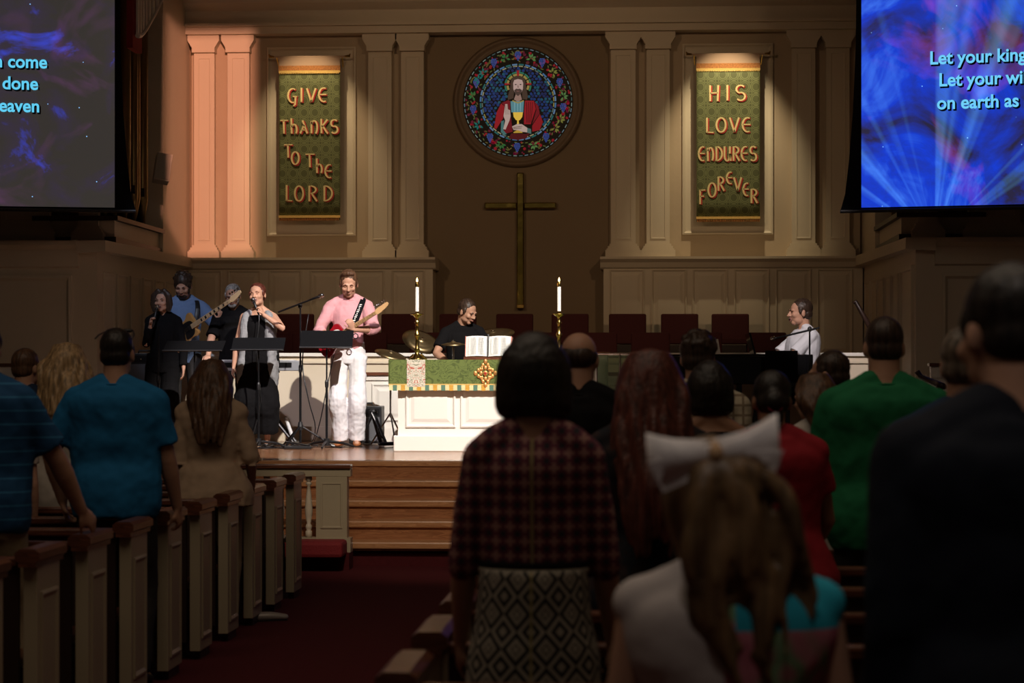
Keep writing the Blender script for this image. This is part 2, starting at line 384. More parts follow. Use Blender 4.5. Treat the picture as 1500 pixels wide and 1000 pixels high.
# unseen lamp body with plates added to cut the salmon beam to a rectangle
sl = bpy.data.objects.new('unseen_lamp', None); COL.objects.link(sl); tag(sl, 'unseen stage lamp with black plates added to cut the salmon beam', 'lamp')
_x = SGD.cross(Vector((0, 0, 1))).normalized(); _z = _x.cross(SGD).normalized()
sl.matrix_world = Matrix.Translation(SGL) @ Matrix((_x, SGD, _z)).transposed().to_4x4()
MB().tube([(0, -.35, 0), (0, -.05, 0)], [.09, .11], 20).build('housing', M['blackmetal'], sl)
MB().tube([(0, -.2, .1), (0, -.2, .5)], .015, 8).build('hanger', M['blackmetal'], sl)
hw_, hh_ = .4 * math.tan(math.radians(3.15)), .4 * math.tan(math.radians(7.45))
for s_ in (-1, 1):
    x0, x1 = sorted((s_ * hw_, s_ * .25)); MB().box(x0, x1, .398, .402, -.3, .3).build('beam_cut_plate', M['blackmetal'], sl)
    z0, z1 = sorted((s_ * hh_, s_ * .3)); MB().box(-.25, .25, .404, .408, z0, z1).build('beam_cut_plate', M['blackmetal'], sl)
    MB().tube([(s_ * .2, 0, 0), (s_ * .2, .4, 0)], .006, 6).build('plate_bracket', M['blackmetal'], sl)
# wall speaker
sp = thing('wall_speaker', 'grey loudspeaker box tilted on the wall beside the organ pipes', 'speaker', (W(238, 26.4), 26.4, Z(247, 238, 26.4)))
s1 = MB().box(-.095, .095, -.09, .09, -.17, .17).build('cabinet', M['speaker'], sp, bev=.012); s1.rotation_euler = (-.2, .16, .3)
s2 = MB().box(-.08, .08, -.1, -.09, -.15, .15).build('grille', mat('speaker_grille', (.42, .38, .32), .8), sp); s2.rotation_euler = (-.2, .16, .3)
MB().tube([(0, .05, 0), (-.12, .2, 0)], .015).build('bracket', M['blackmetal'], sp)

# ---------------------------------------------------------------- altar rail
def altar_rail(s):
    sd = 'left' if s < 0 else 'right'
    r = thing('altar_rail', 'cream altar rail with turned balusters and mahogany top, %s of the chancel steps' % sd, 'railing', (s * .9, 18.72, 0))
    L = 3.6
    def bx(x0, x1, *a): x0, x1 = sorted((s * x0, s * x1)); return MB().box(x0, x1, *a)
    bx(0, L, -.08, .08, .835, .87).build('top_rail', M['mahogany'], r, bev=.008)
    bx(.0, L, -.06, .06, .77, .835).build('under_rail', M['pew_paint'], r, bev=.004)
    bx(.03, .29, -.06, .07, .26, .77).build('end_post', M['pew_paint'], r)
    MB().rings((min(s * .07, s * .25), -.06, .34), (1, 0, 0), (0, 0, 1), (0, -1, 0), .18, .38, [(0, 0), (0, .008), (.012, .008), (.018, .002)]).build('post_panel', M['pew_paint'], r)
    bx(0, L, -.07, .08, .14, .26).build('bottom_rail', M['pew_paint'], r)
    bx(0, L, -.16, .1, .0, .14).build('step', M['carpet'], r)
    k = bx(.02, L, -.42, -.1, .12, .255).build('kneeler_cushion', mat('red_kneeler', (.22, .012, .016), .8, bump=.2), r, bev=.03)
    i = 0; x = .36
    pr = [(.028, 0), (.028, .05), (.018, .06), (.026, .075), (.026, .10), (.015, .115), (.03, .18), (.033, .24), (.02, .37), (.013, .43), (.026, .445), (.026, .455), (.015, .47), (.028, .475), (.028, .51)]
    while x < L:
        MB().lathe(pr, (s * x, 0, .26), 12).build('baluster', M['cream'], r, smooth=True); x += .118
altar_rail(-1); altar_rail(1)

# ---------------------------------------------------------------- pews
ORD = ['first', 'second', 'third', 'fourth', 'fifth', 'sixth', 'seventh', 'eighth', 'ninth', 'tenth', 'eleventh', 'twelfth', 'thirteenth', 'fourteenth']
def pew(s, L=3.6):
    r = thing('pew', '', 'pew'); x = lambda a, b: sorted((s * a, s * b))
    e = MB().box(*x(.01, .07), -.36, 0, .05, .83).build('end_panel', M['pew_paint'], r, bev=.004)
    MB().rings((s * .01, -.31, .12), (0, 1, 0), (0, 0, 1), (-s, 0, 0), .26, .60, [(0, 0), (0, .008), (.012, .01), (.03, .002), (.045, .002)]).build('inset_panel', M['pew_paint'], e)
    MB().box(*x(.02, .06), -.30, -.03, 0, .06).build('foot_block', M['darkwood'], r)
    c = MB(); x0, x1 = x(-.012, .092)
    c.prism([(x0 + .015, .83), (x1 - .015, .83), (x1 - .015, .85), (x1, .86), (x1, .89), (x1 - .02, .905), (x0 + .02, .905), (x0, .89), (x0, .86), (x0 + .015, .85)], -.41, .04)
    c.build('cap', M['mahogany'], r)
    MB().box(*x(.09, L), -.36, -.33, .1, .83).build('backrest', M['darkwood'], r)
    MB().box(*x(.09, L), -.385, -.315, .83, .87).build('back_rail', M['mahogany'], r, bev=.01)
    MB().box(*x(.09, L), -.33, .04, .40, .44).build('seat', M['mahogany'], r, bev=.008)
    MB().box(*x(.09, L), -.29, -.27, .05, .40).build('seat_support', M['darkwood'], r)
    return r
for s, sd, y0, X, N, L in ((-1, 'left', 16.5, -.97, 11, 3.8), (1, 'right', 16.22, .90, 13, 4.6)):
    src = pew(s, L)
    for k in range(N):
        p = src if k == 0 else copy_tree(src)
        p.location = (X, y0 - .86 * k, 0)
        p['label'] = 'cream pew with mahogany cap, %s of the aisle, %s row from the steps' % (sd, ORD[k])
        p['group'] = 'pews on the %s of the aisle' % sd

# ---------------------------------------------------------------- rose window
M['frame_brown'] = mat('window_frame_paint', (.20, .14, .09), .6); RW = .70; wc = Vector((W(759, YW), YW - .02, Z(150, 759, YW)))
rw = bpy.data.objects.new('window_1', None); COL.objects.link(rw); rw.location = wc; rw['kind'] = 'structure'
def ringmesh(prof, seg=64):
    vs = []; fs = []; n = len(prof)
    for k in range(seg):
        a = 2 * PI * k / seg
        for r, y in prof: vs.append((r * math.cos(a), y, r * math.sin(a)))
    for k in range(seg):
        k2 = (k + 1) % seg
        for i in range(n - 1): fs.append((k * n + i, k * n + i + 1, k2 * n + i + 1, k2 * n + i))
    return MB().add(vs, fs)
ringmesh([(.70, .0), (.70, -.03), (.715, -.035), (.73, -.02), (.76, -.025), (.775, -.06), (.80, -.065), (.815, -.03), (.83, -.01), (.83, .02)]).build('round_frame', M['frame_brown'], rw, smooth=True)
lead = mat('window_lead', (.008, .008, .008), .6)
MB().prism([(RW * math.cos(2 * PI * k / 64), RW * math.sin(2 * PI * k / 64)) for k in range(64)], -.012, .0).build('lead_ground', lead, rw)
GL = {}
def glass(c, e=.7):
    k = (c, e)
    if k not in GL: GL[k] = mat('stained_glass', tuple(v * .3 for v in c), .25, emit=c, es=e * .5)
    return GL[k]
def gp(u, v): return ((u - 545) / 368 * RW, -(v - 492) / 368 * RW)
def pane(name, pts, col, e=.7, lay=1, kind=None):
    e *= 1.7 if name in ('painted_face', 'raised_hand', 'holding_hand', 'tunic', 'tunic_fold', 'chalice', 'painted_neck') else 1.15
    """pts in drawing units of the window pattern"""
    q = [gp(*p) for p in pts]; cx = sum(a for a, _ in q) / len(q); cz = sum(b for _, b in q) / len(q)
    m = MB(); y = -.012 - .0012 * lay
    m.prism(q, y - .001, y)
    return m.build(name, glass(col, e), rw, kind=kind)
def poly_stuff(name, polys, col, e=.7, lay=1, parent=None, kind='stuff'):
    e *= .85 if name == 'blue_glass_field' else 1.1
    m = MB(); y = -.012 - .0012 * lay
    for p in polys: m.prism([gp(*q) for q in p], y - .001, y)
    return m.build(name, glass(col, e), parent or rw, kind=kind)
rnd = random.Random(3)
def blobp(u, v, r, n=6, j=.25, ex=1., an=0.):
    a0 = rnd.random() * 6
    out = []
    for k in range(n):
        a = a0 + 2 * PI * k / n; rr = r * (1 + j * (rnd.random() - .5)); x, y = rr * ex * math.cos(a), rr * math.sin(a)
        out.append((u + x * math.cos(an) - y * math.sin(an), v + x * math.sin(an) + y * math.cos(an)))
    return out
def inside(u, v, poly):
    c = False; j = len(poly) - 1
    for i in range(len(poly)):
        (a, b), (d, e) = poly[i], poly[j]
        if (b > v) != (e > v) and u < (d - a) * (v - b) / (e - b) + a: c = not c
        j = i
    return c
FIG = [(380, 672), (400, 560), (430, 500), (475, 470), (480, 400), (490, 340), (540, 285), (600, 340), (612, 470), (660, 490), (690, 560), (712, 620), (700, 690), (600, 745), (480, 745)]
bl = [[], [], []]
for i in range(-12, 13):
    for j in range(-13, 14):
        u = 545 + i * 25 + (12 if j % 2 else 0) + rnd.uniform(-4, 4); v = 492 + j * 19 + rnd.uniform(-3, 3)
        if math.hypot(u - 545, v - 492) < 232 and not inside(u, v, FIG) and math.hypot(u - 545, v - 375) > 92:
            bl[rnd.randrange(3)].append(blobp(u, v, 10., 6, .4, 1.1))
for b, c in zip(bl, ((.01, .06, .28), (.01, .14, .24), (.01, .03, .16))): poly_stuff('blue_glass_field', b, c, .8)
def arcseg(r0, r1, a0, a1, n=4):
    o = [(545 + r1 * math.cos(a0 + (a1 - a0) * k / n), 492 + r1 * math.sin(a0 + (a1 - a0) * k / n)) for k in range(n + 1)]
    return o + [(545 + r0 * math.cos(a1 - (a1 - a0) * k / n), 492 + r0 * math.sin(a1 - (a1 - a0) * k / n)) for k in range(n + 1)]
for nm, r0, r1, N, cs in (('inner_border', 236, 243, 40, ((.5, .42, .12), (.2, .3, .25), (.6, .55, .3))), ('outer_border', 246, 256, 36, ((.10, .30, .65), (.02, .22, .22), (.2, .4, .7))), ('rim_border', 356, 361, 60, ((.35, .5, .45), (.1, .2, .2), (.25, .4, .5)))):
    segs = [[], [], []]
    for k in range(N):
        a = 2 * PI * k / N; segs[rnd.randrange(3)].append(arcseg(r0, r1, a + .02, a + 2 * PI / N - .02, 3))
    for sg, c in zip(segs, cs): poly_stuff(nm, sg, c, .6)
# vine border: grapes, leaves, red chips
for k, ang in enumerate((-90, -122, -58, -156, -24, 170, 8, 128, 52, 91, 205, -9)):
    if k > 9: continue
    a = math.radians(ang); cu, cv = 545 + 305 * math.cos(a), 492 + 305 * math.sin(a); P = []
    for row, n in enumerate((3, 4, 4, 3, 2, 1)):
        for q in range(n): P.append(blobp(cu + (q - (n - 1) / 2) * 11, cv - 28 + row * 10.5, 5.2, 8, .1))
    poly_stuff('grape_cluster', P, (.05, .10, .42), .8, 2, kind=None)
leafc = [(.03, .20, .05), (.12, .28, .08), (.0, .20, .18), (.25, .25, .05)]
for k, ang in enumerate((-106, -73, -140, -40, 188, -7, 150, 35, 112, 70, 210, 22)):
    a = math.radians(ang); cu, cv = 545 + 303 * math.cos(a), 492 + 303 * math.sin(a); P = []
    for t in (-1.9, -.8, 0., .8, 1.9):
        g = a + t + rnd.uniform(-.2, .2); L = 36
        P.append([(cu + 5 * math.cos(g), cv + 5 * math.sin(g)), (cu + L * .6 * math.cos(g + .35), cv + L * .6 * math.sin(g + .35)), (cu + L * math.cos(g), cv + L * math.sin(g)), (cu + L * .6 * math.cos(g - .35), cv + L * .6 * math.sin(g - .35))])
    poly_stuff('vine_leaf', P, leafc[k % 4], .8, 3, kind=None)
red = []; grn = []
for k in range(330):
    a = rnd.uniform(0, 2 * PI); r = rnd.uniform(268, 348); u, v = 545 + r * math.cos(a), 492 + r * math.sin(a)
    (red if k % 2 else grn).append(blobp(u, v, rnd.uniform(5, 12), 6, .3, rnd.uniform(.7, 1.3) if k % 2 else 1.9, a + 1.57 + rnd.uniform(-.7, .7)) if k % 2 else blobp(u, v, 4, 6, .2, 2.8, a + rnd.uniform(.6, 2.4)))
poly_stuff('red_glass_chips', red[::2], (.38, .005, .02), .75); poly_stuff('red_glass_chips', red[1::2], (.16, .003, .03), .7)
poly_stuff('green_vine_stems', grn[::2], (.16, .20, .05), .6, 1); poly_stuff('green_vine_stems', grn[1::2], (.22, .17, .04), .6, 1)
# figure
def halo(k0, k1, r0, r1, c): pane('halo_piece', [(545 + (r1 if i < 5 else r0) * math.cos(t), 378 + (r1 if i < 5 else r0) * math.sin(t)) for i, t in enumerate([math.radians(k0 + (k1 - k0) * j / 4) for j in range(5)] + [math.radians(k1 - (k1 - k0) * j / 4) for j in range(5)])], c, .7, 2)
for k in range(8):
    a = 150 + k * 30
    halo(a + 2, a + 28, 80, 90, (.03, .28, .18)); halo(a + 3, a + 27, 62, 77, (.50, .38, .10))
pane('halo_cross', [(536, 280), (554, 280), (551, 318), (539, 318)], (.45, .01, .02), .8, 3)
pane('halo_cross', [(456, 364), (492, 368), (492, 374), (456, 378)], (.45, .01, .02), .8, 3)
pane('halo_cross', [(634, 364), (598, 368), (598, 374), (634, 378)], (.45, .01, .02), .8, 3)
hc = (.085, .05, .035)
pane('painted_hair', [(498, 345), (512, 325), (545, 318), (578, 325), (594, 345), (600, 400), (612, 455), (605, 478), (575, 470), (570, 400), (520, 400), (515, 465), (480, 478), (475, 460), (492, 400)], hc, .8, 4)
pane('painted_face', [(513, 365), (520, 345), (545, 338), (572, 345), (580, 365), (578, 405), (566, 432), (545, 446), (525, 432), (514, 405)], (.52, .36, .32), .8, 5)
pane('painted_beard', [(520, 412), (535, 402), (545, 405), (556, 402), (572, 412), (566, 436), (545, 452), (525, 436)], (.10, .06, .05), .8, 6)
pane('painted_mouth', [(534, 417), (556, 417), (552, 422), (538, 422)], (.35, .15, .13), .7, 7)
for u in (530, 562):
    pane('painted_eye', [(u - 9, 375), (u, 371), (u + 9, 375), (u, 379)], (.05, .04, .04), .6, 7)
pane('painted_nose', [(545, 372), (551, 396), (541, 396)], (.36, .22, .19), .8, 7)
pane('painted_neck', [(530, 440), (562, 440), (572, 475), (545, 490), (518, 475)], (.36, .22, .18), .7, 4)
pane('tunic', [(495, 486), (585, 486), (580, 560), (500, 560)], (.10, .26, .30), .8, 4)
for u in (520, 540, 558): pane('tunic_fold', [(u, 492), (u + 6, 492), (u + 5, 555), (u + 1, 555)], (.22, .42, .46), .8, 5)
pane('collar_trim', [(510, 478), (545, 494), (582, 478), (585, 486), (545, 502), (506, 486)], (.5, .38, .1), .8, 6)
R1, R2 = (.42, .008, .02), (.22, .004, .015)
pane('robe_piece', [(385, 660), (402, 560), (432, 500), (455, 520), (445, 600), (400, 672)], R1, .8, 4)
pane('robe_piece', [(435, 497), (480, 478), (492, 486), (495, 560), (470, 560), (458, 520)], R2, .9, 4)
pane('robe_piece', [(470, 620), (498, 590), (510, 690), (470, 700), (448, 690)], R2, .8, 4)
pane('robe_piece', [(592, 482), (652, 484), (664, 540), (630, 640), (585, 640), (585, 560)], R1, .8, 4)
pane('robe_piece', [(657, 490), (682, 520), (690, 570), (640, 640), (668, 545)], R2, .9, 4)
pane('robe_piece', [(692, 572), (712, 625), (690, 680), (640, 690), (640, 650)], R1, .7, 4)
pane('robe_piece', [(500, 700), (600, 705), (630, 690), (600, 735), (545, 745), (480, 735)], (.12, .004, .01), .7, 4)
for k in range(4): pane('robe_fold', [(600 + k * 14, 492), (604 + k * 14, 492), (606 + k * 9, 630), (602 + k * 9, 630)], (.08, .0, .005), .7, 5)
pane('sleeve_lining', [(432, 620), (452, 612), (448, 680), (470, 705), (450, 712), (430, 690)], (.10, .28, .28), .7, 5)
sk = (.52, .38, .33)
for x_ in (460, 470, 480): pane('finger_line', [(x_, 512), (x_ + 2, 512), (x_ + 5, 575), (x_ + 3, 575)], (.15, .08, .06), .6, 9)
pane('finger_line', [(512, 660), (575, 652), (575, 655), (512, 664)], (.15, .08, .06), .6, 10)
pane('finger_line', [(514, 668), (570, 664), (570, 667), (514, 672)], (.15, .08, .06), .6, 10)
pane('raised_hand', [(452, 560), (460, 505), (474, 505), (478, 540), (492, 545), (496, 585), (488, 615), (462, 675), (446, 672), (460, 615), (448, 585)], sk, .8, 6)
pane('holding_hand', [(505, 655), (540, 638), (572, 640), (608, 665), (606, 695), (570, 690), (545, 680), (515, 678)], sk, .8, 8)
pane('cuff', [(608, 665), (632, 672), (634, 705), (606, 696)], (.12, .26, .24), .7, 8)
gc = (.75, .48, .06)
pane('chalice', [(512, 560), (578, 560), (574, 590), (560, 610), (550, 615), (552, 645), (538, 645), (540, 615), (530, 610), (516, 590)], gc, .9, 7)
pane('chalice_foot', [(538, 680), (552, 680), (575, 692), (575, 698), (515, 698), (515, 692)], gc, .8, 7)

# ---------------------------------------------------------------- cross
cr = thing('cross', 'tall polished brass cross on the wall beneath the round window', 'cross', (W(762, 28.5), YW - .05, Z(352, 762, 28.5)))
sc = 28.4 / FPX
MB().box(-5.2 * sc, 5.2 * sc, -.04, .05, -96 * sc, 100 * sc).build('upright', M['brasscross'], cr, bev=.012)
MB().box(-53 * sc, -5.2 * sc, -.04, .03, 47 * sc, 56 * sc).build('arm', M['brasscross'], cr, bev=.012)
MB().box(5.2 * sc, 53 * sc, -.04, .03, 47 * sc, 56 * sc).build('arm', M['brasscross'], cr, bev=.012)
MB().box(-5.6 * sc, 5.6 * sc, -.055, .03, -100 * sc, -94 * sc).build('foot_cap', M['brass'], cr, bev=.008)
# ================================================================ BANNERS
def arc(cx, cy, rx, ry, a0, a1, n=10):
    return [(cx + rx * math.cos(math.radians(a0 + (a1 - a0) * k / n)), cy + ry * math.sin(math.radians(a0 + (a1 - a0) * k / n))) for k in range(n + 1)]
GLY = {
 'G': [arc(.5, .5, .45, .48, 60, 300), [(.5, .45), (.92, .42)], [(.78, .42), (.72, -.12), (.55, -.2)]],
 'I': [[(.5, 1), (.5, 0)]],
 'V': [[(.08, 1), (.5, .02)], [(.92, 1), (.5, .02)]],
 'E': [arc(.6, .5, .5, .48, 70, 290), [(.12, .52), (.85, .52)]],
 'T': [[(.0, .95), (1, .95)], [(.45, .95), (.5, 0)]],
 'h': [[(.15, 1.05), (.2, 0)], arc(.48, .25, .32, .38, 150, -40)],
 'A': [[(.35, .95), (.92, 0)], [(.55, .62), (.1, 0)], [(.2, .25), (.75, .25)]],
 'n': [[(.18, .9), (.18, 0)], arc(.5, .42, .36, .5, 150, -60)],
 'K': [[(.15, 1), (.18, 0)], [(.85, .95), (.22, .45)], [(.3, .5), (.9, -.02)]],
 'S': [arc(.5, .73, .38, .25, 40, 250, 8) + arc(.5, .26, .38, .26, 80, -140, 8)],
 'O': [arc(.5, .5, .42, .48, 0, 360, 18)],
 'L': [[(.2, 1), (.2, .03)], [(.2, .05), (.9, .03)]],
 'R': [[(.18, 1), (.18, 0)], arc(.3, .74, .5, .24, 90, -90), [(.4, .5), (.9, 0)]],
 'D': [[(.18, 1), (.18, 0)], arc(.2, .5, .68, .48, 90, -90)],
 'H': [[(.15, 1), (.15, 0)], [(.85, 1), (.8, 0)], [(.15, .5), (.82, .52)]],
 'U': [[(.12, 1)] + arc(.45, .4, .33, .4, 180, 350) + [(.8, 1)], [(.8, .5), (.9, 0)]],
 'N': [[(.15, .9), (.18, 0)], arc(.5, .42, .34, .5, 150, -50)],
 'F': [[(.2, .98), (.2, 0)], [(.2, .95), (.95, .97)], [(.2, .52), (.75, .55)]],
}
def glyph(m, ch, x0, z0, w, h, y0, y1, t):
    for st_ in GLY[ch]:
        P = [Vector((x0 + a * w, z0 + b * h)) for a, b in st_]
        L = []; R = []
        for i, p in enumerate(P):
            d = (P[min(i + 1, len(P) - 1)] - P[max(i - 1, 0)])
            if d.length < 1e-9: d = Vector((1, 0))
            d.normalize(); nn = Vector((-d.y, d.x))
            k = t * (.62 + .38 * abs(d.y))
            L.append(p + nn * k); R.append(p - nn * k)
        for i in range(len(P) - 1):
            m.prism([tuple(L[i]), tuple(L[i + 1]), tuple(R[i + 1]), tuple(R[i])], y0, y1)
def green_damask(name, base, line, ring=9.0, rings=True, st=(1, 1, 1)):
    m = mat(name, base, .8, bump=.1, bscale=200); nt = m.node_tree; b = nt.nodes['Principled BSDF']
    tc = nt.nodes.new('ShaderNodeTexCoord')
    if rings:
        sx = nt.nodes.new('ShaderNodeSeparateXYZ'); nt.links.new(tc.outputs['Object'], sx.inputs[0])
        def lat(off, big=True):
            u = math_node(nt, 'SUBTRACT', math_node(nt, 'FRACT', math_node(nt, 'ADD', math_node(nt, 'MULTIPLY', sx.outputs[0], ring), 50.0 + off)), .5)
            v = math_node(nt, 'SUBTRACT', math_node(nt, 'FRACT', math_node(nt, 'ADD', math_node(nt, 'MULTIPLY', sx.outputs[2], ring * .9), 50.0 + off)), .5)
            d = math_node(nt, 'SQRT', math_node(nt, 'ADD', math_node(nt, 'MULTIPLY', u, u), math_node(nt, 'MULTIPLY', v, v)))
            s1 = math_node(nt, 'LESS_THAN', math_node(nt, 'ABSOLUTE', math_node(nt, 'SUBTRACT', d, .46)), .035)
            s2 = math_node(nt, 'LESS_THAN', math_node(nt, 'ABSOLUTE', math_node(nt, 'SUBTRACT', d, .33)), .035)
            s3 = math_node(nt, 'LESS_THAN', d, .12)
            s4 = math_node(nt, 'LESS_THAN', math_node(nt, 'ABSOLUTE', math_node(nt, 'SUBTRACT', d, .15)), .03)
            return math_node(nt, 'MAXIMUM', s1, s2) if big else s4
        f = math_node(nt, 'MAXIMUM', lat(0.), lat(.5, False))
    else:
        n = nt.nodes.new('ShaderNodeTexNoise'); n.inputs['Scale'].default_value = ring; n.inputs['Detail'].default_value = 2; n.inputs['Distortion'].default_value = 3.5
        nt.links.new(tc.outputs['Object'], n.inputs['Vector'])
        f = math_node(nt, 'LESS_THAN', math_node(nt, 'ABSOLUTE', math_node(nt, 'SUBTRACT', math_node(nt, 'FRACT', math_node(nt, 'MULTIPLY', n.outputs['Fac'], 5.)), .5)), .17)
    mx = nt.nodes.new('ShaderNodeMixRGB'); mx.inputs[1].default_value = (*base, 1); mx.inputs[2].default_value = (*line, 1)
    nt.links.new(f, mx.inputs[0]); nt.links.new(mx.outputs[0], b.inputs['Base Color'])
    return m
M['banner'] = green_damask('green_damask', (.080, .088, .030), (.16, .175, .07), 7.2)
M['letter_gold'] = mat('gold_lettering', (.78, .62, .30), .5, .15, var=.15, scale=60)
M['letter_red'] = mat('red_lettering', (.42, .02, .02), .8)
M['sleeve'] = mat('pink_sleeve_cloth', (.50, .34, .24), .9)
M['orn'] = mat('ornate_trim', (.42, .16, .04), .7, var=.8, scale=60)
def banner(cx, letters, label, bx, zx, sc):
    """bx = banner box in pattern units (x0,x1,y0,y1); sc = metres per unit"""
    x0, x1, y0, y1 = bx; w = (x1 - x0) * sc; h = (y1 - y0) * sc
    ztop = zx
    r = thing('banner', label, 'banner', (cx, YW - .22, ztop - h / 2))
    nx = 24; vs = []; fs = []
    for k in range(nx + 1):
        x = -w / 2 + w * k / nx
        for j in range(9):
            z = h / 2 - h * j / 8
            vs.append((x, .004 * math.sin(k * .9) * (j / 8) , z))
    for k in range(nx):
        for j in range(8): fs.append((k * 9 + j, k * 9 + j + 1, (k + 1) * 9 + j + 1, (k + 1) * 9 + j))
    c = MB().add(vs, fs).build('cloth', M['banner'], r, smooth=True); sm = c.modifiers.new('thick', 'SOLIDIFY'); sm.thickness = .008; sm.offset = 1
    MB().box(-w / 2, w / 2, -.012, .012, h / 2 - .002, h / 2 + .11).build('sleeve', M['sleeve'], r)
    MB().box(-w / 2 - .004, w / 2 + .004, -.014, .008, h / 2 - .06, h / 2).build('ornate_band', M['orn'], r)
    MB().box(-w / 2 - .004, w / 2 + .004, -.017, .008, h / 2 - .09, h / 2 - .062).build('gold_band', M['gold'], r)
    MB().box(-w / 2 - .004, w / 2 + .004, -.017, .008, -h / 2 + .03, -h / 2 + .06).build('gold_band', M['gold'], r)
    f = MB(); g = MB(); k = -w / 2 + .012
    while k < w / 2 - .005:
        f.ell((k, -.012, h / 2 - .097), (.009, .007, .011), 6, 4); g.ell((k, -.008, -h / 2 + .012), (.009, .006, .024), 6, 4); k += .022
    f.build('gold_tassels', M['gold'], r, kind='stuff'); g.build('dark_fringe', M['orn'], r, kind='stuff')
    MB().tube([(-w / 2 - .09, -.0, h / 2 + .115), (w / 2 + .09, 0, h / 2 + .115)], .011, 8).build('rod', M['sleeve'], r)
    for s in (-1, 1):
        MB().tube([(s * (w / 2 + .06), 0, h / 2 + .115), (s * (w / 2 + .12), 0, h / 2 + .12), (s * (w / 2 + .13), 0, h / 2 + .15)], [.012, .02, .006], 8).build('finial', M['brass'], r)
        MB().tube([(s * (w / 2 + .03), 0, h / 2 + .11), (s * (w / 2 + .02), .13, h / 2 + .0)], .008, 6).build('bracket', M['brass'], r)
    rows = {}
    for ch, a0, b0, a1, b1 in letters:
        gx = (a0 - (x0 + x1) / 2) * sc; gz = ((y0 + y1) / 2 - b1) * sc; gw = (a1 - a0) * sc; gh = (b1 - b0) * sc
        m = MB(); glyph(m, ch, gx + .010, gz - .008, gw, gh, -.016, -.010, .018); lr = m.build('letter', M['letter_red'], r)
        m = MB(); glyph(m, ch, gx, gz, gw, gh, -.020, -.014, .0118); m.build('gold_face', M['letter_gold'], lr)
    return r
s2 = 28.4 / FPX / 2.703
GL_ = [('G', 190, 270, 232, 328), ('I', 238, 268, 254, 325), ('V', 264, 270, 306, 325), ('E', 312, 268, 352, 325),
 ('T', 160, 395, 192, 450), ('h', 200, 392, 234, 450), ('A', 238, 395, 272, 450), ('n', 280, 395, 314, 450), ('K', 320, 392, 355, 450), ('S', 360, 395, 395, 450),
 ('T', 176, 492, 210, 546), ('O', 204, 522, 238, 574), ('T', 262, 530, 298, 585), ('h', 302, 552, 334, 608), ('E', 338, 574, 372, 628),
 ('L', 180, 655, 212, 720), ('O', 216, 658, 256, 720), ('R', 270, 658, 312, 720), ('D', 330, 658, 374, 720)]
banner(BLX, GL_, 'green damask banner with gold letters reading GIVE THANKS TO THE LORD', (155, 400, 180, 795), Z(96.6, 452, 28.4), s2)
s3 = 28.4 / FPX / 2.5
_w = 31
GR_ = [('H', 398, 312, 440, 370), ('I', 456, 312, 478, 368), ('S', 494, 312, 536, 368), ('L', 386, 430, 420, 486), ('O', 424, 430, 464, 484), ('V', 472, 430, 512, 484), ('E', 518, 430, 556, 484)]
GR_ += [(c, 360 + i * _w, 535, 360 + i * _w + 29, 588) for i, c in enumerate('ENDURES')]
GR_ += [('F', 363, 692, 388, 745), ('O', 395, 667, 427, 720), ('R', 429, 645, 458, 697), ('E', 462, 628, 488, 672), ('V', 488, 648, 520, 698), ('E', 522, 668, 548, 716), ('R', 549, 690, 578, 742)]
banner(BRX, GR_, 'green damask banner with gold letters reading HIS LOVE ENDURES FOREVER', (355, 585, 232, 808), Z(93, 1067, 28.4), s3)

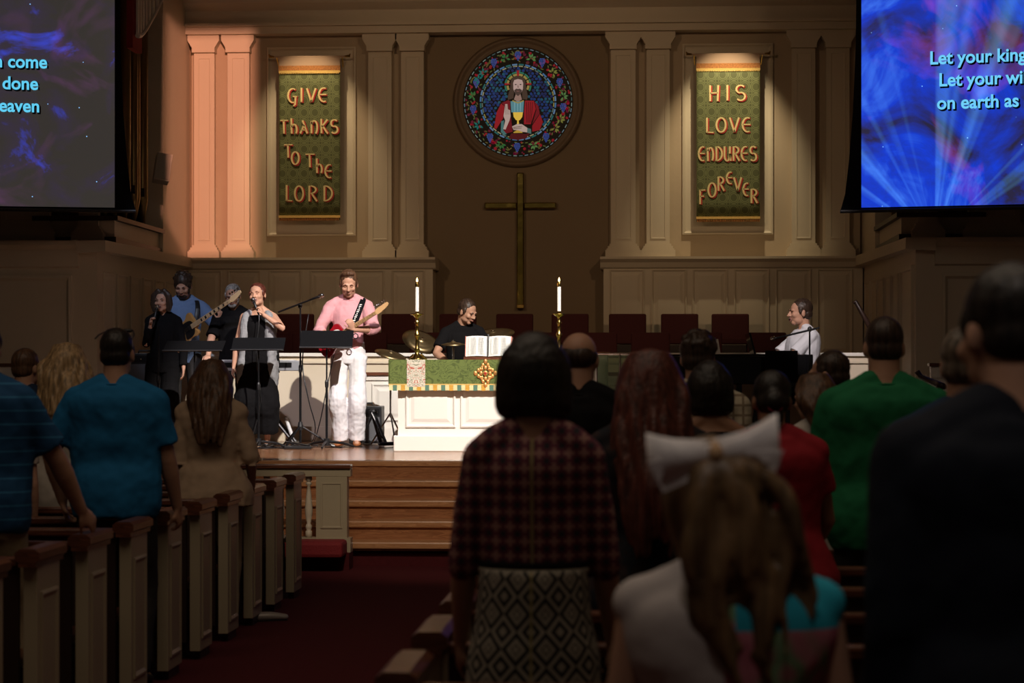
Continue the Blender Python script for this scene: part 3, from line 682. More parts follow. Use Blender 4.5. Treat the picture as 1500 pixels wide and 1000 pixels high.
# ================================================================ SCREENS
def nebula(name, dark, mid, hot, es, seed, lo, hi, red=(.22, .02, .05)):
    m = bpy.data.materials.new(name); m.use_nodes = True; nt = m.node_tree; b = nt.nodes['Principled BSDF']
    b.inputs['Base Color'].default_value = (.08, .075, .07, 1); b.inputs['Roughness'].default_value = .9
    tc = nt.nodes.new('ShaderNodeTexCoord'); mp = nt.nodes.new('ShaderNodeMapping'); mp.inputs['Location'].default_value = seed
    nt.links.new(tc.outputs['Object'], mp.inputs[0])
    n = nt.nodes.new('ShaderNodeTexNoise'); n.inputs['Scale'].default_value = 1.1; n.inputs['Detail'].default_value = 7; n.inputs['Roughness'].default_value = .62; n.inputs['Distortion'].default_value = .9
    nt.links.new(mp.outputs[0], n.inputs['Vector'])
    r = nt.nodes.new('ShaderNodeValToRGB'); e = r.color_ramp.elements
    e[0].position = lo; e[0].color = (*dark, 1); e[1].position = hi; e[1].color = (*hot, 1)
    k = e.new((lo + hi) / 2); k.color = (*mid, 1)
    nt.links.new(n.outputs['Fac'], r.inputs[0])
    n2 = nt.nodes.new('ShaderNodeTexNoise'); n2.inputs['Scale'].default_value = .9; n2.inputs['Detail'].default_value = 4; n2.inputs['Distortion'].default_value = 1.6
    mp2 = nt.nodes.new('ShaderNodeMapping'); mp2.inputs['Location'].default_value = (seed[2], seed[0] + 3, seed[1]); nt.links.new(tc.outputs['Object'], mp2.inputs[0]); nt.links.new(mp2.outputs[0], n2.inputs['Vector'])
    r2 = nt.nodes.new('ShaderNodeValToRGB'); r2.color_ramp.elements[0].position = .56; r2.color_ramp.elements[0].color = (0, 0, 0, 1); r2.color_ramp.elements[1].position = .78; r2.color_ramp.elements[1].color = (*red, 1)
    nt.links.new(n2.outputs['Fac'], r2.inputs[0])
    ad = nt.nodes.new('ShaderNodeMixRGB'); ad.blend_type = 'ADD'; ad.inputs[0].default_value = 1
    nt.links.new(r.outputs[0], ad.inputs[1]); nt.links.new(r2.outputs[0], ad.inputs[2])
    # stars
    vo = nt.nodes.new('ShaderNodeTexVoronoi'); vo.inputs['Scale'].default_value = 5.5; nt.links.new(mp.outputs[0], vo.inputs['Vector'])
    st_ = math_node(nt, 'LESS_THAN', vo.outputs['Distance'], .035)
    ad2 = nt.nodes.new('ShaderNodeMixRGB'); ad2.blend_type = 'MIX'; ad2.inputs[2].default_value = (.25, .55, 1, 1)
    nt.links.new(st_, ad2.inputs[0]); nt.links.new(ad.outputs[0], ad2.inputs[1])
    nt.links.new(ad2.outputs[0], b.inputs['Emission Color']); b.inputs['Emission Strength'].default_value = es
    return m, nt, ad2, tc
def screen(s):
    sd = 'left' if s < 0 else 'right'
    Y = 23.5; sc = Y / FPX
    edge = 168 if s < 0 else 1262
    X = W(edge, Y)
    r = thing('projection_screen', 'hanging projection screen showing %s and song words, %s of the chancel' % ('a dim purple nebula' if s < 0 else 'a bright blue nebula', sd), 'screen', (X, Y, Z(304, edge, Y)), rz=s * math.radians(-14))
    w, h = 430 * sc / math.cos(math.radians(14)), 328 * sc
    if s < 0:
        m, nt, last, tc = nebula('nebula_dim', (.034, .030, .027), (.036, .028, .045), (.04, .06, .55), 1, (5.2, 1.0, 2.6), .46, .66, (.075, .012, .085))
    else:
        m, nt, last, tc = nebula('nebula_bright', (.02, .018, .05), (.006, .045, .62), (.06, .22, .95), 1, (1.2, 7.0, 4.5), .33, .72)
        # light streaks fanning up from the lower edge of the projected picture
        sx = nt.nodes.new('ShaderNodeSeparateXYZ'); nt.links.new(tc.outputs['Object'], sx.inputs[0])
        dx = math_node(nt, 'SUBTRACT', sx.outputs[0], .75); dz = math_node(nt, 'ADD', sx.outputs[2], .35)
        an = math_node(nt, 'ARCTAN2', dx, dz)
        nn = nt.nodes.new('ShaderNodeTexNoise'); nn.noise_dimensions = '1D'; nn.inputs['Scale'].default_value = 5.0; nt.links.new(an, nn.inputs['W'])
        rr = nt.nodes.new('ShaderNodeValToRGB'); rr.color_ramp.elements[0].position = .5; rr.color_ramp.elements[0].color = (0, 0, 0, 1); rr.color_ramp.elements[1].position = .8; rr.color_ramp.elements[1].color = (.06, .20, .36, 1)
        nt.links.new(nn.outputs['Fac'], rr.inputs[0])
        a3 = nt.nodes.new('ShaderNodeMixRGB'); a3.blend_type = 'ADD'; a3.inputs[0].default_value = 1
        b = nt.nodes['Principled BSDF']
        nt.links.new(last.outputs[0], a3.inputs[1]); nt.links.new(rr.outputs[0], a3.inputs[2]); nt.links.new(a3.outputs[0], b.inputs['Emission Color'])
    x0, x1 = sorted((0, s * w))
    MB().box(x0, x1, -.006, .0, 0, h).build('picture', m, r)
    # black border cloth with the concave side
    q = [(s * -.22, -.03), (s * -.17, .15), (s * -.13, .5), (s * -.09, 1.0), (s * -.06, 1.7), (s * -.04, h + 1.4), (s * (w + .1), h + 1.4), (s * (w + .2), -.03)]
    MB().prism(q, .004, .016).build('black_border', M['screen_black'], r)
    MB().tube([(s * -.22, 0, -.035), (s * (w + .22), 0, -.035)], .02, 10).build('weight_bar', M['black'], r)
    bpy.context.view_layer.update()
    cyan = mat('lyrics_cyan', (.02, .05, .06), .9, emit=(.16, .62, .95) if s > 0 else (.12, .62, .9), es=1.0)
    outl = mat('lyrics_outline', (.005, .005, .01), .9)
    kk = None
    for i, (t, hw, py) in enumerate((('on earth as in Heaven', 116, 157), ('Let your kingdom come', 106, 92), ('Let your will be done', 89, 124))):
        for nm, mt, dx, y, off in (('lyrics_outline', outl, .012, -.009, .010), ('lyrics', cyan, 0, -.014, .0)):
            c = bpy.data.curves.new(nm, 'FONT'); c.body = t; c.align_x = 'CENTER'; c.align_y = 'CENTER'; c.size = .2; c.extrude = .001; c.offset = off + (.004 if nm == 'lyrics' else 0)
            c.materials.append(mt)
            o = bpy.data.objects.new(nm, c); COL.objects.link(o); bpy.context.view_layer.update()
            k = 2 * hw * sc * 1.02 / o.dimensions.x if nm == 'lyrics' or True else 1
            if nm == 'lyrics_outline':
                c.offset = 0; bpy.context.view_layer.update(); k = 2 * hw * sc * 1.02 / o.dimensions.x; c.offset = off
            me = bpy.data.meshes.new_from_object(o.evaluated_get(bpy.context.evaluated_depsgraph_get())); bpy.data.objects.remove(o)
            o = bpy.data.objects.new(nm, me); COL.objects.link(o)
            kk = kk or k * .945; k = kk
            o.parent = r; o.rotation_euler = (PI / 2, 0, 0); o.scale = (k, k * 1.04, 1)
            o.location = (s * w / 2 + dx, y, (304 - py) * sc - dx); o['kind'] = 'stuff'
    return r
screen(-1); screen(1)

# ================================================================ CHOIR CHAIRS
def choir_chair():
    r = thing('choir_chair', '', 'chair')
    MB().box(-.225, .225, -.20, .24, .41, .48).build('seat', M['burgundy'], r, bev=.02)
    b = MB().box(-.225, .225, -.03, .03, .0, .40).build('backrest', M['burgundy'], r, bev=.02, loc=(0, .25, .42), rot=(-.1, 0, 0))
    for x in (-.2, .2):
        for y in (-.17, .22): MB().box(x - .013, x + .013, y - .013, y + .013, 0, .42).build('leg', M['blackmetal'], r)
    MB().box(-.2, .2, .205, .225, .2, .22).build('stretcher', M['blackmetal'], r)
    MB().box(-.17, .17, -.21, -.19, .24, .40).build('book_rack', M['darkwood'], r)
    return r
src = choir_chair(); first = True
backs = [365, 428, 505, 582, 668, 752, 834, 919, 996, 1071]
fronts = [345, 395, 450, 535, 625, 705, 790, 875, 953, 1030, 1125]
for row, Y, zt, xs in (('back', 27.55, 458, backs), ('front', 26.45, 485.5, fronts)):
    for i, px in enumerate(xs):
        c = src if first else copy_tree(src); first = False
        x = W(px, Y); c.location = (x, Y, 1.6 if row == 'back' else 1.35); c.rotation_euler.z = 0
        k = (Z(zt, px, Y) - c.location.z) / .825; c.scale = (1.02, 1, k)
        rel = x - 0.0
        c['label'] = 'burgundy choir chair, %s row, %s from the piano end' % (row, (ORD + ['fifteenth'])[len(xs) - 1 - i]); c['group'] = 'choir chairs behind the band'
        c.rotation_euler.z = 0

# ================================================================ COMMUNION TABLE
TY = 22.4; TX = W(712, TY); ts = TY / FPX
tb = thing('communion_table', 'white panelled communion table standing at the top of the chancel steps', 'table', (TX, TY, STG))
hw = 130 * ts
MB().box(-hw, hw, 0, .72, .0, .82).build('body', M['white'], tb)
MB().box(-hw - .04, hw + .04, -.05, .77, 0, .16).build('plinth', M['white'], tb, bev=.01)
MB().box(-hw - .06, hw + .06, -.06, .78, .84, .90).build('tabletop', M['white'], tb, bev=.008)
MB().box(-hw - .02, hw + .02, -.02, .74, .79, .84).build('frieze', M['white'], tb)
for i in range(3):
    w_ = (2 * hw - .12) / 3
    MB().rings((-hw + .08 + i * w_, 0, .24), (1, 0, 0), (0, 0, 1), (0, -1, 0), w_ - .05, .46, PROF).build('panel', M['white'], tb)
clothw = 142 * ts
M['frontal'] = green_damask('frontal_damask', (.115, .15, .032), (.065, .09, .015), 6., False)
fc = bpy.data.objects.new('altar_frontal', None); COL.objects.link(fc); fc.location = (TX, TY, STG)
tag(fc, 'green damask altar cloth draped over the communion table, with gold emblem', 'altar cloth')
zt, zb = .917, .645
MB().box(-clothw, clothw, -.068, .79, .902, .915).build('top_cloth', M['frontal'], fc)
MB().box(-clothw, clothw, -.078, -.064, zb, .915).build('front_drop', M['frontal'], fc)
for s in (-1, 1): MB().box(s * clothw - .005, s * clothw + .005, -.078, .79, zb, .915).build('side_drop', M['frontal'], fc)
tap = mat('floral_tapestry', (.62, .55, .45), .8); nt = tap.node_tree
tc = nt.nodes.new('ShaderNodeTexCoord'); sp_ = nt.nodes.new('ShaderNodeSeparateXYZ'); nt.links.new(tc.outputs['Object'], sp_.inputs[0])
cb_ = nt.nodes.new('ShaderNodeCombineXYZ'); nt.links.new(math_node(nt, 'ABSOLUTE', sp_.outputs[0]), cb_.inputs[0]); nt.links.new(sp_.outputs[2], cb_.inputs[2])
nz = nt.nodes.new('ShaderNodeTexNoise'); nz.inputs['Scale'].default_value = 26; nz.inputs['Detail'].default_value = 1; nz.inputs['Distortion'].default_value = 1.5; nt.links.new(cb_.outputs[0], nz.inputs['Vector'])
rp = nt.nodes.new('ShaderNodeValToRGB'); rp.color_ramp.interpolation = 'CONSTANT'; e = rp.color_ramp.elements
e[0].color = (.42, .12, .08, 1); e[1].position = .38; e[1].color = (.62, .56, .46, 1)
for p, c in ((.52, (.16, .17, .10, 1)), (.57, (.62, .56, .46, 1)), (.68, (.45, .16, .10, 1))): k = e.new(p); k.color = c
nt.links.new(nz.outputs['Fac'], rp.inputs[0]); nt.links.new(rp.outputs[0], nt.nodes['Principled BSDF'].inputs['Base Color'])
for px in (610, 814):
    x = (px - 712) * ts; MB().box(-13.5 * ts, 13.5 * ts, -.003, .003, -.135, .135).build('tapestry_band', tap, fc, loc=(x, -.082, .78))
# gold diamond emblem
em = MB()
for a in range(4):
    g = a * PI / 2
    for (rr, t, q) in ((.10, 0, .020), (.074, .34, .017), (.074, -.34, .017), (.05, .78, .015), (.045, 0, .018), (.062, .6, .014), (.062, -.6, .014)):
        em.ell((rr * math.sin(g + t), -.085, .78 + rr * 1.18 * math.cos(g + t)), (q, .008, q * 1.25), 8, 5)
em.ell((0, -.088, .78), (.024, .012, .028), 10, 6)
o = em.build('gold_emblem', mat('emblem_gold', (.85, .42, .14), .35, .6), fc, smooth=True)
MB().ell((0, -.098, .78), (.011, .006, .014)).build('red_stone', M['letter_red'], o, smooth=True)
tcol = [mat('fringe_tassel', c, .9, bump=.4, bscale=120) for c in ((.72, .62, .32), (.10, .20, .14), (.60, .32, .05), (.70, .62, .36))]
nT = 48; tw = 2 * clothw / nT
for k in range(nT):
    x = -clothw + tw * (k + .5)
    MB().box(x - tw * .48, x + tw * .48, -.084, -.07, zb - .035 - .004 * (k % 2), zb + .018).build('tassel', tcol[(0, 1, 0, 2)[k % 4]], fc)
MB().box(-clothw - .003, clothw + .003, -.083, -.07, zb + .018, zb + .03).build('fringe_braid', M['gold'], fc)
# candlesticks, candles
def candlestick(px, lab):
    x = W(px, TY + .3); r = thing('candlestick', 'brass altar candlestick on the %s of the open book' % lab, 'candlestick', (x, TY + .3, STG + .915), group='altar candlesticks')
    MB().lathe([(.085, 0), (.085, .012), (.05, .03), (.04, .045), (.022, .07), (.02, .085), (.032, .10), (.020, .12), (.018, .22), (.03, .24), (.032, .26), (.018, .28), (.016, .36), (.03, .375), (.017, .39), (.017, .42), (.028, .435), (.05, .452), (.068, .458), (.068, .466), (.02, .47), (.02, .49)]).build('stem', M['brass'], r, smooth=True)
    for k in range(3):
        a = k * 2.09 + .5; MB().tube([(.05 * math.cos(a), .05 * math.sin(a), .05), (.085 * math.cos(a), .085 * math.sin(a), .02), (.10 * math.cos(a), .10 * math.sin(a), .0)], [.012, .014, .012], 8, rounded=True).build('foot', M['brass'], r, smooth=True)
    c = thing('candle', 'lit white candle in the %s brass candlestick' % lab, 'candle', (x, TY + .3, STG + .915 + .47), group='altar candles')
    MB().lathe([(.019, 0), (.019, .265), (.015, .272)]).build('wax', M['wax'], c)
    MB().lathe([(.021, 0), (.021, .03), (.014, .045), (.012, .05)], (0, 0, .268)).build('brass_follower', M['brass'], c)
    MB().lathe([(.001, 0), (.009, .012), (.007, .028), (.001, .045)], (0, 0, .315), 10).build('flame', M['flame'], c, smooth=True)
    l = bpy.data.lights.new('candle_light', 'POINT'); l.energy = 1.2; l.color = (1, .6, .3); l.shadow_soft_size = .02
    lo = bpy.data.objects.new('candle_light', l); COL.objects.link(lo); lo.location = (x, TY + .3, STG + .915 + .47 + .4)
candlestick(611, 'left'); candlestick(819, 'right')
# open bible on a stand
bk = thing('open_bible', 'large open bible with red page edges on the communion table', 'book', (W(716, TY + .35), TY + .3, STG + .915))
for s in (-1, 1):
    n = 8; vs = []; fs = []
    for k in range(n + 1):
        t = k / n; x = s * t * .23; yy = -.028 * math.sin(t * PI) ** .8 - .012
        for z in (0, .21): vs += [(x, yy, z), (x, .03, z)]
    for k in range(n):
        a = 4 * k; fs += [(a, a + 2, a + 6, a + 4), (a + 1, a + 5, a + 7, a + 3), (a, a + 4, a + 5, a + 1), (a + 2, a + 3, a + 7, a + 6)]
    fs += [(0, 1, 3, 2), (4 * n, 4 * n + 2, 4 * n + 3, 4 * n + 1)]
    p = MB().add(vs, fs).build('page_block', M['paper'], bk, loc=(0, 0, .03), rot=(-.28, 0, 0))
    MB().box(min(s * .228, s * .235), max(s * .228, s * .235), -.03, .03, 0, .21).build('red_edge', mat('red_page_edge', (.6, .2, .15), .7), p)
    for c in range(2):
        tx = MB()
        for l in range(15):
            a, b_ = sorted((s * (.022 + c * .1), s * (.105 + c * .1))); tx.box(a, b_, -.0445, -.0435, .02 + l * .012, .0245 + l * .012)
        tx.build('print_lines', mat('grey_print', (.62, .61, .59), .9), p, kind='stuff')
MB().box(-.25, .25, -.03, .02, .0, .03).build('stand_ledge', M['mahogany'], bk)
MB().box(-.24, .24, .0, .014, .03, .24).build('stand_back', M['mahogany'], bk, rot=(-.28, 0, 0), loc=(0, .05, 0))
MB().box(-.006, .006, -.07, -.045, .03, .25).build('ribbon', M['black'], bk, rot=(-.28, 0, 0))
# ================================================================ BAND EQUIPMENT
def music_stand(px, Y, ypx, wpx, lab, tilt=.75, hgt=.30):
    x = W(px, Y); zt = Z(ypx, px, Y) - STG; w = wpx * Y / FPX
    r = thing('music_stand', lab, 'music stand', (x, Y, STG), group='black music stands')
    MB().box(-w / 2, w / 2, -.004, .004, -hgt / 2, hgt / 2).build('desk', M['screen_black'], r, loc=(0, .03, zt - .07), rot=(-tilt - .3, 0, 0))
    MB().box(-w / 2, w / 2, -.05, .0, -.004, .004).build('ledge', M['black'], r, loc=(0, .03 - hgt / 2 * math.sin(tilt + .3), zt - .07 - hgt / 2 * math.cos(tilt + .3)), rot=(-.2, 0, 0))
    MB().tube([(0, .03, .06), (0, .03, zt * .55)], .013, 10).build('lower_tube', M['blackmetal'], r)
    MB().tube([(0, .03, zt * .55), (0, .03, zt - .08)], .009, 10).build('pole', M['blackmetal'], r)
    MB().lathe([(.018, -.03), (.02, 0), (.02, .03), (.014, .05)], (0, .03, zt * .55)).build('clutch', M['black'], r)
    MB().lathe([(.03, -.02), (.03, .05)], (0, .03, .05)).build('hub', M['black'], r)
    for k in range(3):
        a = k * 2.094 + .5; c, s = math.cos(a), math.sin(a)
        MB().tube([(0, .03, .07), (.18 * c, .03 + .18 * s, .05), (.30 * c, .03 + .30 * s, .012)], [.014, .014, .012], 8).build('leg', M['blackmetal'], r)
    return r
music_stand(378, 23.3, 494, 78, 'black music stand in front of the singer in the grey vest', .55, .2)
music_stand(478, 23.3, 487, 78, 'black music stand in front of the guitarist in white trousers', .3, .22)
music_stand(284, 23.4, 497, 88, 'black music stand in front of the woman in black', .8, .24)

def mic_mesh(r, a, b, rad=.014):
    """handheld microphone from tail a to head b"""
    a, b = Vector(a), Vector(b); d = (b - a).normalized()
    MB().tube([a, a + (b - a) * .7, b - d * .03], [rad * .7, rad * .95, rad * 1.2], 10).build('body', M['black'], r, smooth=True)
    MB().tube([b - d * .03, b - d * .022], rad * 1.75, 12).build('collar', M['chrome'], r)
    MB().ell(b, rad * 1.75, 12, 8).build('grille', M['chrome'], r, smooth=True)
def mic_stand(px, Y, pole_top, boom, lab, mic=True):
    """boom = list of (px, py) from tail to head"""
    x = W(px, Y); r = thing('microphone_stand', lab, 'microphone stand', (x, Y, STG))
    zt = Z(pole_top, px, Y) - STG
    MB().tube([(0, 0, .05), (0, 0, zt * .55)], .013, 10).build('lower_tube', M['blackmetal'], r)
    MB().tube([(0, 0, zt * .55), (0, 0, zt)], .009, 10).build('pole', M['blackmetal'], r)
    MB().lathe([(.017, -.03), (.021, 0), (.017, .05)], (0, 0, zt * .55)).build('clutch', M['black'], r)
    MB().lathe([(.024, -.04), (.03, 0), (.02, .05)], (0, 0, .22)).build('hub', M['black'], r)
    for k in range(3):
        a = k * 2.094 + .2; c, s = math.cos(a), math.sin(a)
        MB().tube([(0, 0, .23), (.34 * c, .34 * s, .015)], .01, 8).build('leg', M['blackmetal'], r)
        MB().tube([(.32 * c, .32 * s, .02), (.36 * c, .36 * s, .010)], .014, 8).build('rubber_foot', M['black'], r)
    if boom:
        P = [Vector((W(a, Y) - x, (-.02 if i == 0 else -.10), Z(b, a, Y) - STG)) for i, (a, b) in enumerate(boom)]
        MB().tube(P, [.011, .010] if len(P) == 2 else .010, 8).build('boom', M['blackmetal'], r)
        MB().ell((0, -.02, zt), (.024, .024, .03)).build('boom_clutch', M['black'], r)
        if mic:
            d = (P[-1] - P[0]).normalized()
            m = thing('microphone', 'microphone at the end of the ' + lab, 'microphone', (x, Y, STG))
            mic_mesh(m, P[-1], P[-1] + d * .15)
    return r
mic_stand(440, 23.5, 448, [(408, 457), (455, 440)], 'black boom stand between the singer and the guitarist')
mic_stand(232, 23.9, 478, None, 'straight black microphone stand held by the woman in black')
mic_stand(1186, 24.0, 482, [(1200, 480), (1150, 492)], 'black boom stand in front of the pianist', True)

# second boom on the middle stand, hanging tail
def frame_from(dirv, front):
    x = Vector(dirv).normalized(); f = Vector(front); f = (f - x * f.dot(x)).normalized(); z = x.cross(-f) * -1
    z = (-f).cross(x) * -1
    # columns X = along neck, Y = away from the viewer (-front), Z
    y = -f; z = x.cross(y)
    m = Matrix((x, y, z)).transposed(); return m
def ngon(pts, n=3):
    """Catmull-Rom closed outline"""
    out = []; N = len(pts)
    for i in range(N):
        p0, p1, p2, p3 = (Vector(pts[(i + k - 1) % N]) for k in range(4))
        for j in range(n):
            t = j / n; out.append(tuple(.5 * ((2 * p1) + (p2 - p0) * t + (2 * p0 - 5 * p1 + 4 * p2 - p3) * t * t + (3 * p1 - p0 - 3 * p2 + p3) * t ** 3)))
    return out
def guitar(name, label, org, tip, front, body, neckm, bass=False, sc=1.):
    d = Vector(tip) - Vector(org); m4 = frame_from(d, front).to_4x4()
    r = bpy.data.objects.new(name, None); COL.objects.link(r); tag(r, label, 'guitar')
    r.matrix_world = Matrix.Translation(org) @ m4 @ Matrix.Scale(sc, 4)
    out = [(-.21, .0), (-.20, .09), (-.14, .155), (-.06, .15), (0, .115), (.06, .125), (.12, .15 if not bass else .17), (.17, .13 if not bass else .16), (.19, .06), (.20, .03), (.20, -.03), (.165, -.045), (.18, -.09), (.15, -.125), (.08, -.12), (0, -.115), (-.07, -.155), (-.15, -.165), (-.20, -.10)]
    MB().prism(ngon(out), -.022, .022).build('body', body, r, bev=.006)
    MB().prism(ngon([(.14, .07), (.05, .09), (-.05, .07), (-.02, -.02), (-.04, -.10), (.05, -.11), (.13, -.08), (.16, 0)]), -.026, -.0225).build('pickguard', M['paper'] if not bass else M['black'], r)
    NL = .68 if not bass else .88
    MB().prism([(.12, .030), (NL, .022), (NL, -.022), (.12, -.030)], -.038, -.018).build('neck', neckm, r, bev=.004)
    h = MB(); h.prism(ngon([(NL, .022), (NL + .05, .04), (NL + .12, .04), (NL + .19, .045), (NL + .20, .01), (NL + .15, -.012), (NL + .05, -.03), (NL, -.022)]), -.034, -.02); hs = h.build('headstock', neckm, r)
    n = 4 if bass else 6
    for k in range(n):
        x = NL + .03 + .14 * k / (n - 1)
        q = .016 if bass else .009
        MB().tube([(x, -.03, .02), (x, -.03, .065)], .004, 6).ell((x, -.03, .072), (q, .006, q)).build('tuning_peg', M['chrome'], r)
    fr = MB()
    for k in range(1, 19): x = NL - (NL - (-.10)) * (1 - 2 ** (-k / 12)); fr.box(x - .0015, x + .0015, -.040, -.038, -.024, .024)
    fr.build('frets', M['chrome'], r, kind='stuff')
    if bass:
        for k in (3, 5, 7, 9, 12, 15): x = NL - (NL + .10) * (1 - 2 ** (-(k - .5) / 12)); MB().box(x - .012, x + .012, -.0395, -.038, -.016, .016).build('block_inlay', M['black'], r)
    st_ = MB()
    for k in range(n): z = -.018 + .036 * k / (n - 1); st_.box(-.12, NL + .02, -.044, -.0428, z - .0008, z + .0008)
    st_.build('strings', M['chrome'], r, kind='stuff')
    MB().box(-.15, -.10, -.04, -.022, -.04, .04).build('bridge', M['chrome'], r)
    for x in (-.04, .06): MB().box(x - .012, x + .012, -.034, -.022, -.036, .036).build('pickup', M['black'], r)
    for k in range(2): MB().lathe([(.012, 0), (.01, .016)], (0, 0, 0)).build('knob', M['chrome'], r, loc=(-.08 - .05 * k, -.022, -.10 - .01 * k), rot=(PI / 2, 0, 0))
    return r

# keyboard on its stand
KX, KY = W(377, 24.35), 24.35
kb = thing('keyboard', 'long silver stage keyboard behind the singer in the grey vest', 'keyboard', (KX, KY, Z(535, 377, KY)))
MB().box(-.48, .48, -.15, .15, -.06, .055).build('case', M['silver'], kb, bev=.01)
MB().box(-.40, .40, -.154, -.15, -.025, .03).build('rear_panel', M['blackmetal'], kb)
for k in range(28): MB().box(-.40 + k * .0285, -.40 + k * .0285 + .026, .02, .145, .055, .062).build('key', M['paper'], kb)
ks = thing('keyboard_stand', 'black folding stand under the silver keyboard', 'stand', (KX, KY, STG))
zk = Z(535, 377, KY) - STG - .06
for s in (-1, 1):
    for y in (-.1, .1): MB().tube([(s * .42, y * s, 0.015), (-s * .42 + s * .2, y * s, zk)], .016, 8).build('leg', M['blackmetal'], ks)
    MB().tube([(s * .42, -.2, .02), (s * .42, .2, .02)], .018, 8).build('foot_bar', M['blackmetal'], ks)
MB().tube([(.40, -.12, .10), (.33, -.12, .30)], .02, 8).build('white_decal', mat('white_decal', (.6, .6, .6), .6), ks)

# amps, guitar stand, pedal, cables
def amp(px, Y, w, h, lab, d=.28):
    r = thing('amplifier', lab, 'amplifier', (W(px, Y), Y, STG))
    MB().box(-w / 2, w / 2, 0, d, .01, h).build('cabinet', M['black'], r, bev=.01)
    MB().box(-w / 2 + .02, w / 2 - .02, -.008, 0, .04, h - .12).build('grille', mat('grey_grille_cloth', (.12, .12, .13), .9, bump=.5, bscale=300), r)
    MB().box(-w / 2 + .02, w / 2 - .02, -.006, 0, h - .10, h - .03).build('control_panel', M['blackmetal'], r)
    for k in range(5): MB().lathe([(.009, 0), (.008, .014)]).build('knob', M['chrome'], r, loc=(-w / 2 + .05 + k * (w - .1) / 4, -.006, h - .065), rot=(PI / 2, 0, 0))
    MB().tube([(-.07, d / 2, h), (-.06, d / 2, h + .03), (.06, d / 2, h + .03), (.07, d / 2, h)], .009, 8).build('handle', M['black'], r)
    return r
amp(535, 24.5, .36, .42, 'small black guitar amplifier behind the legs of the guitarist')
amp(207, 24.7, .42, 1.0, 'tall black bass amplifier beside the woman in black', .32)
gs = thing('guitar_stand', 'black folding guitar stand on the stage beside the amplifier', 'stand', (W(546, 23.9), 23.9, STG))
ap = Vector((0, .05, .36))
for p in ((-.15, .05, .02), (.15, -.05, .03), (.05, .3, .02)):
    MB().tube([ap, p], [(.035, .012), (.02, .012)], 8).build('leg', M['black'], gs)
MB().tube([(.09, -.13, .03), (.22, -.01, .03)], .02, 8, rounded=True).build('rubber_foot', M['black'], gs)
MB().tube([(.13, -.02, .08), (.09, -.1, .12), (.07, -.12, .2)], .011, 8).build('cradle_arm', M['black'], gs)
MB().ell((0, .05, .37), (.045, .03, .03)).build('top_cap', M['black'], gs)
pd = thing('effects_pedal', 'black wah style pedal on the stage between the two music stands', 'pedal', (W(437, 23.0), 23.0, STG))
MB().box(-.14, .14, -.05, .05, .0, .03).build('base', M['black'], pd, bev=.006)
MB().box(-.13, .13, -.045, .045, -.006, .006).build('treadle', M['blackmetal'], pd, loc=(0, 0, .055), rot=(0, .15, 0))
rc = random.Random(5)
def cable(pts, lab, rad=.006, m='black'):
    P = [Vector((W(a, Y), Y, (STG + rad) if z is None else z)) for a, Y, z in pts]
    r = MB().tube(P, rad, 6, smooth=True).build('cable', M[m], None, smooth=True); r.location = (0, 0, 0)
    tag(r, lab, 'cable', 'black cables on the stage'); return r
cable([(340, 23.6, None), (375, 23.2, None), (400, 23.7, None), (430, 23.1, None), (455, 23.5, None)], 'black cable snaking past the foot of the middle music stand')
cable([(352, 23.9, None), (390, 24.3, None), (420, 23.9, None), (470, 24.2, None), (520, 24.4, None)], 'black cable running along the stage behind the boom stand')
cable([(370, 23.1, None), (392, 23.0, None), (408, 23.3, None), (395, 23.5, None), (380, 23.3, None), (405, 23.15, None), (428, 23.0, None)], 'looped black cable beside the black pedal')
cable([(490, 23.75, STG + 1.0), (478, 23.5, STG + .6), (468, 23.5, STG + .25), (455, 23.7, None), (425, 23.9, None)], 'black guitar cable hanging from the red guitar')
cable([(452, 23.5, STG + 1.4), (443, 23.45, STG + .9), (452, 23.4, STG + .5), (462, 23.6, STG + .2), (450, 23.9, None), (400, 24.1, None)], 'black microphone cable hanging from the boom stand')
for k in range(7):
    a = 350 + k * 24 + rc.uniform(-8, 8)
    cable([(a, rc.uniform(23.2, 24.2), None), (a + rc.uniform(10, 30), rc.uniform(23.2, 24.3), None), (a + rc.uniform(20, 50), rc.uniform(23.2, 24.3), None), (a + rc.uniform(10, 70), rc.uniform(23.2, 24.3), None)], 'black cable in the tangle on the stage floor, %s one counting from the grey vest' % ORD[k], .005)

# drums and cymbals
def cymbal(px, py, Y, rpx, rx, ry, lab, base=True):
    z = Z(py, px, Y); R = rpx * Y / FPX; r = thing('cymbal', lab, 'cymbal', (W(px, Y), Y, STG), group='bronze cymbals')
    c = MB().lathe([(R, -.004), (R * .6, .010), (R * .2, .018), (R * .17, .03), (.008, .036), (.008, .03), (R * .15, .024), (R * .6, .006), (R, -.006)], seg=32).build('bronze_disc', M['cymbal'], r, smooth=True, loc=(0, 0, z - STG), rot=(rx, ry, 0))
    MB().lathe([(.012, .03), (.012, .05)], seg=8).build('wing_nut', M['chrome'], r, loc=(0, 0, z - STG), rot=(rx, ry, 0))
    MB().tube([(0, 0, .3), (0, 0, z - STG + .01)], .011, 8).build('pole', M['chrome'], r)
    for k in range(3):
        a = k * 2.094 + .9; MB().tube([(0, 0, .35), (.22 * math.cos(a), .22 * math.sin(a), .01)], .009, 6).build('leg', M['chrome'], r)
cymbal(617, 500, 24.9, 29, .55, .42, 'large tilted bronze cymbal behind the left candlestick')
cymbal(572, 519, 24.3, 24, .25, .30, 'low bronze cymbal behind the left corner of the altar cloth')
cymbal(722, 489, 25.0, 32, .3, -.1, 'dark bronze cymbal beyond the open bible')
cymbal(664, 504, 24.2, 18, .12, 0, 'flat hi-hat cymbal on a chrome stand before the drummer')
sd = thing('snare_drum', 'chrome snare drum beside the drummer, behind the communion table', 'drum', (W(636, 24.2), 24.2, STG))
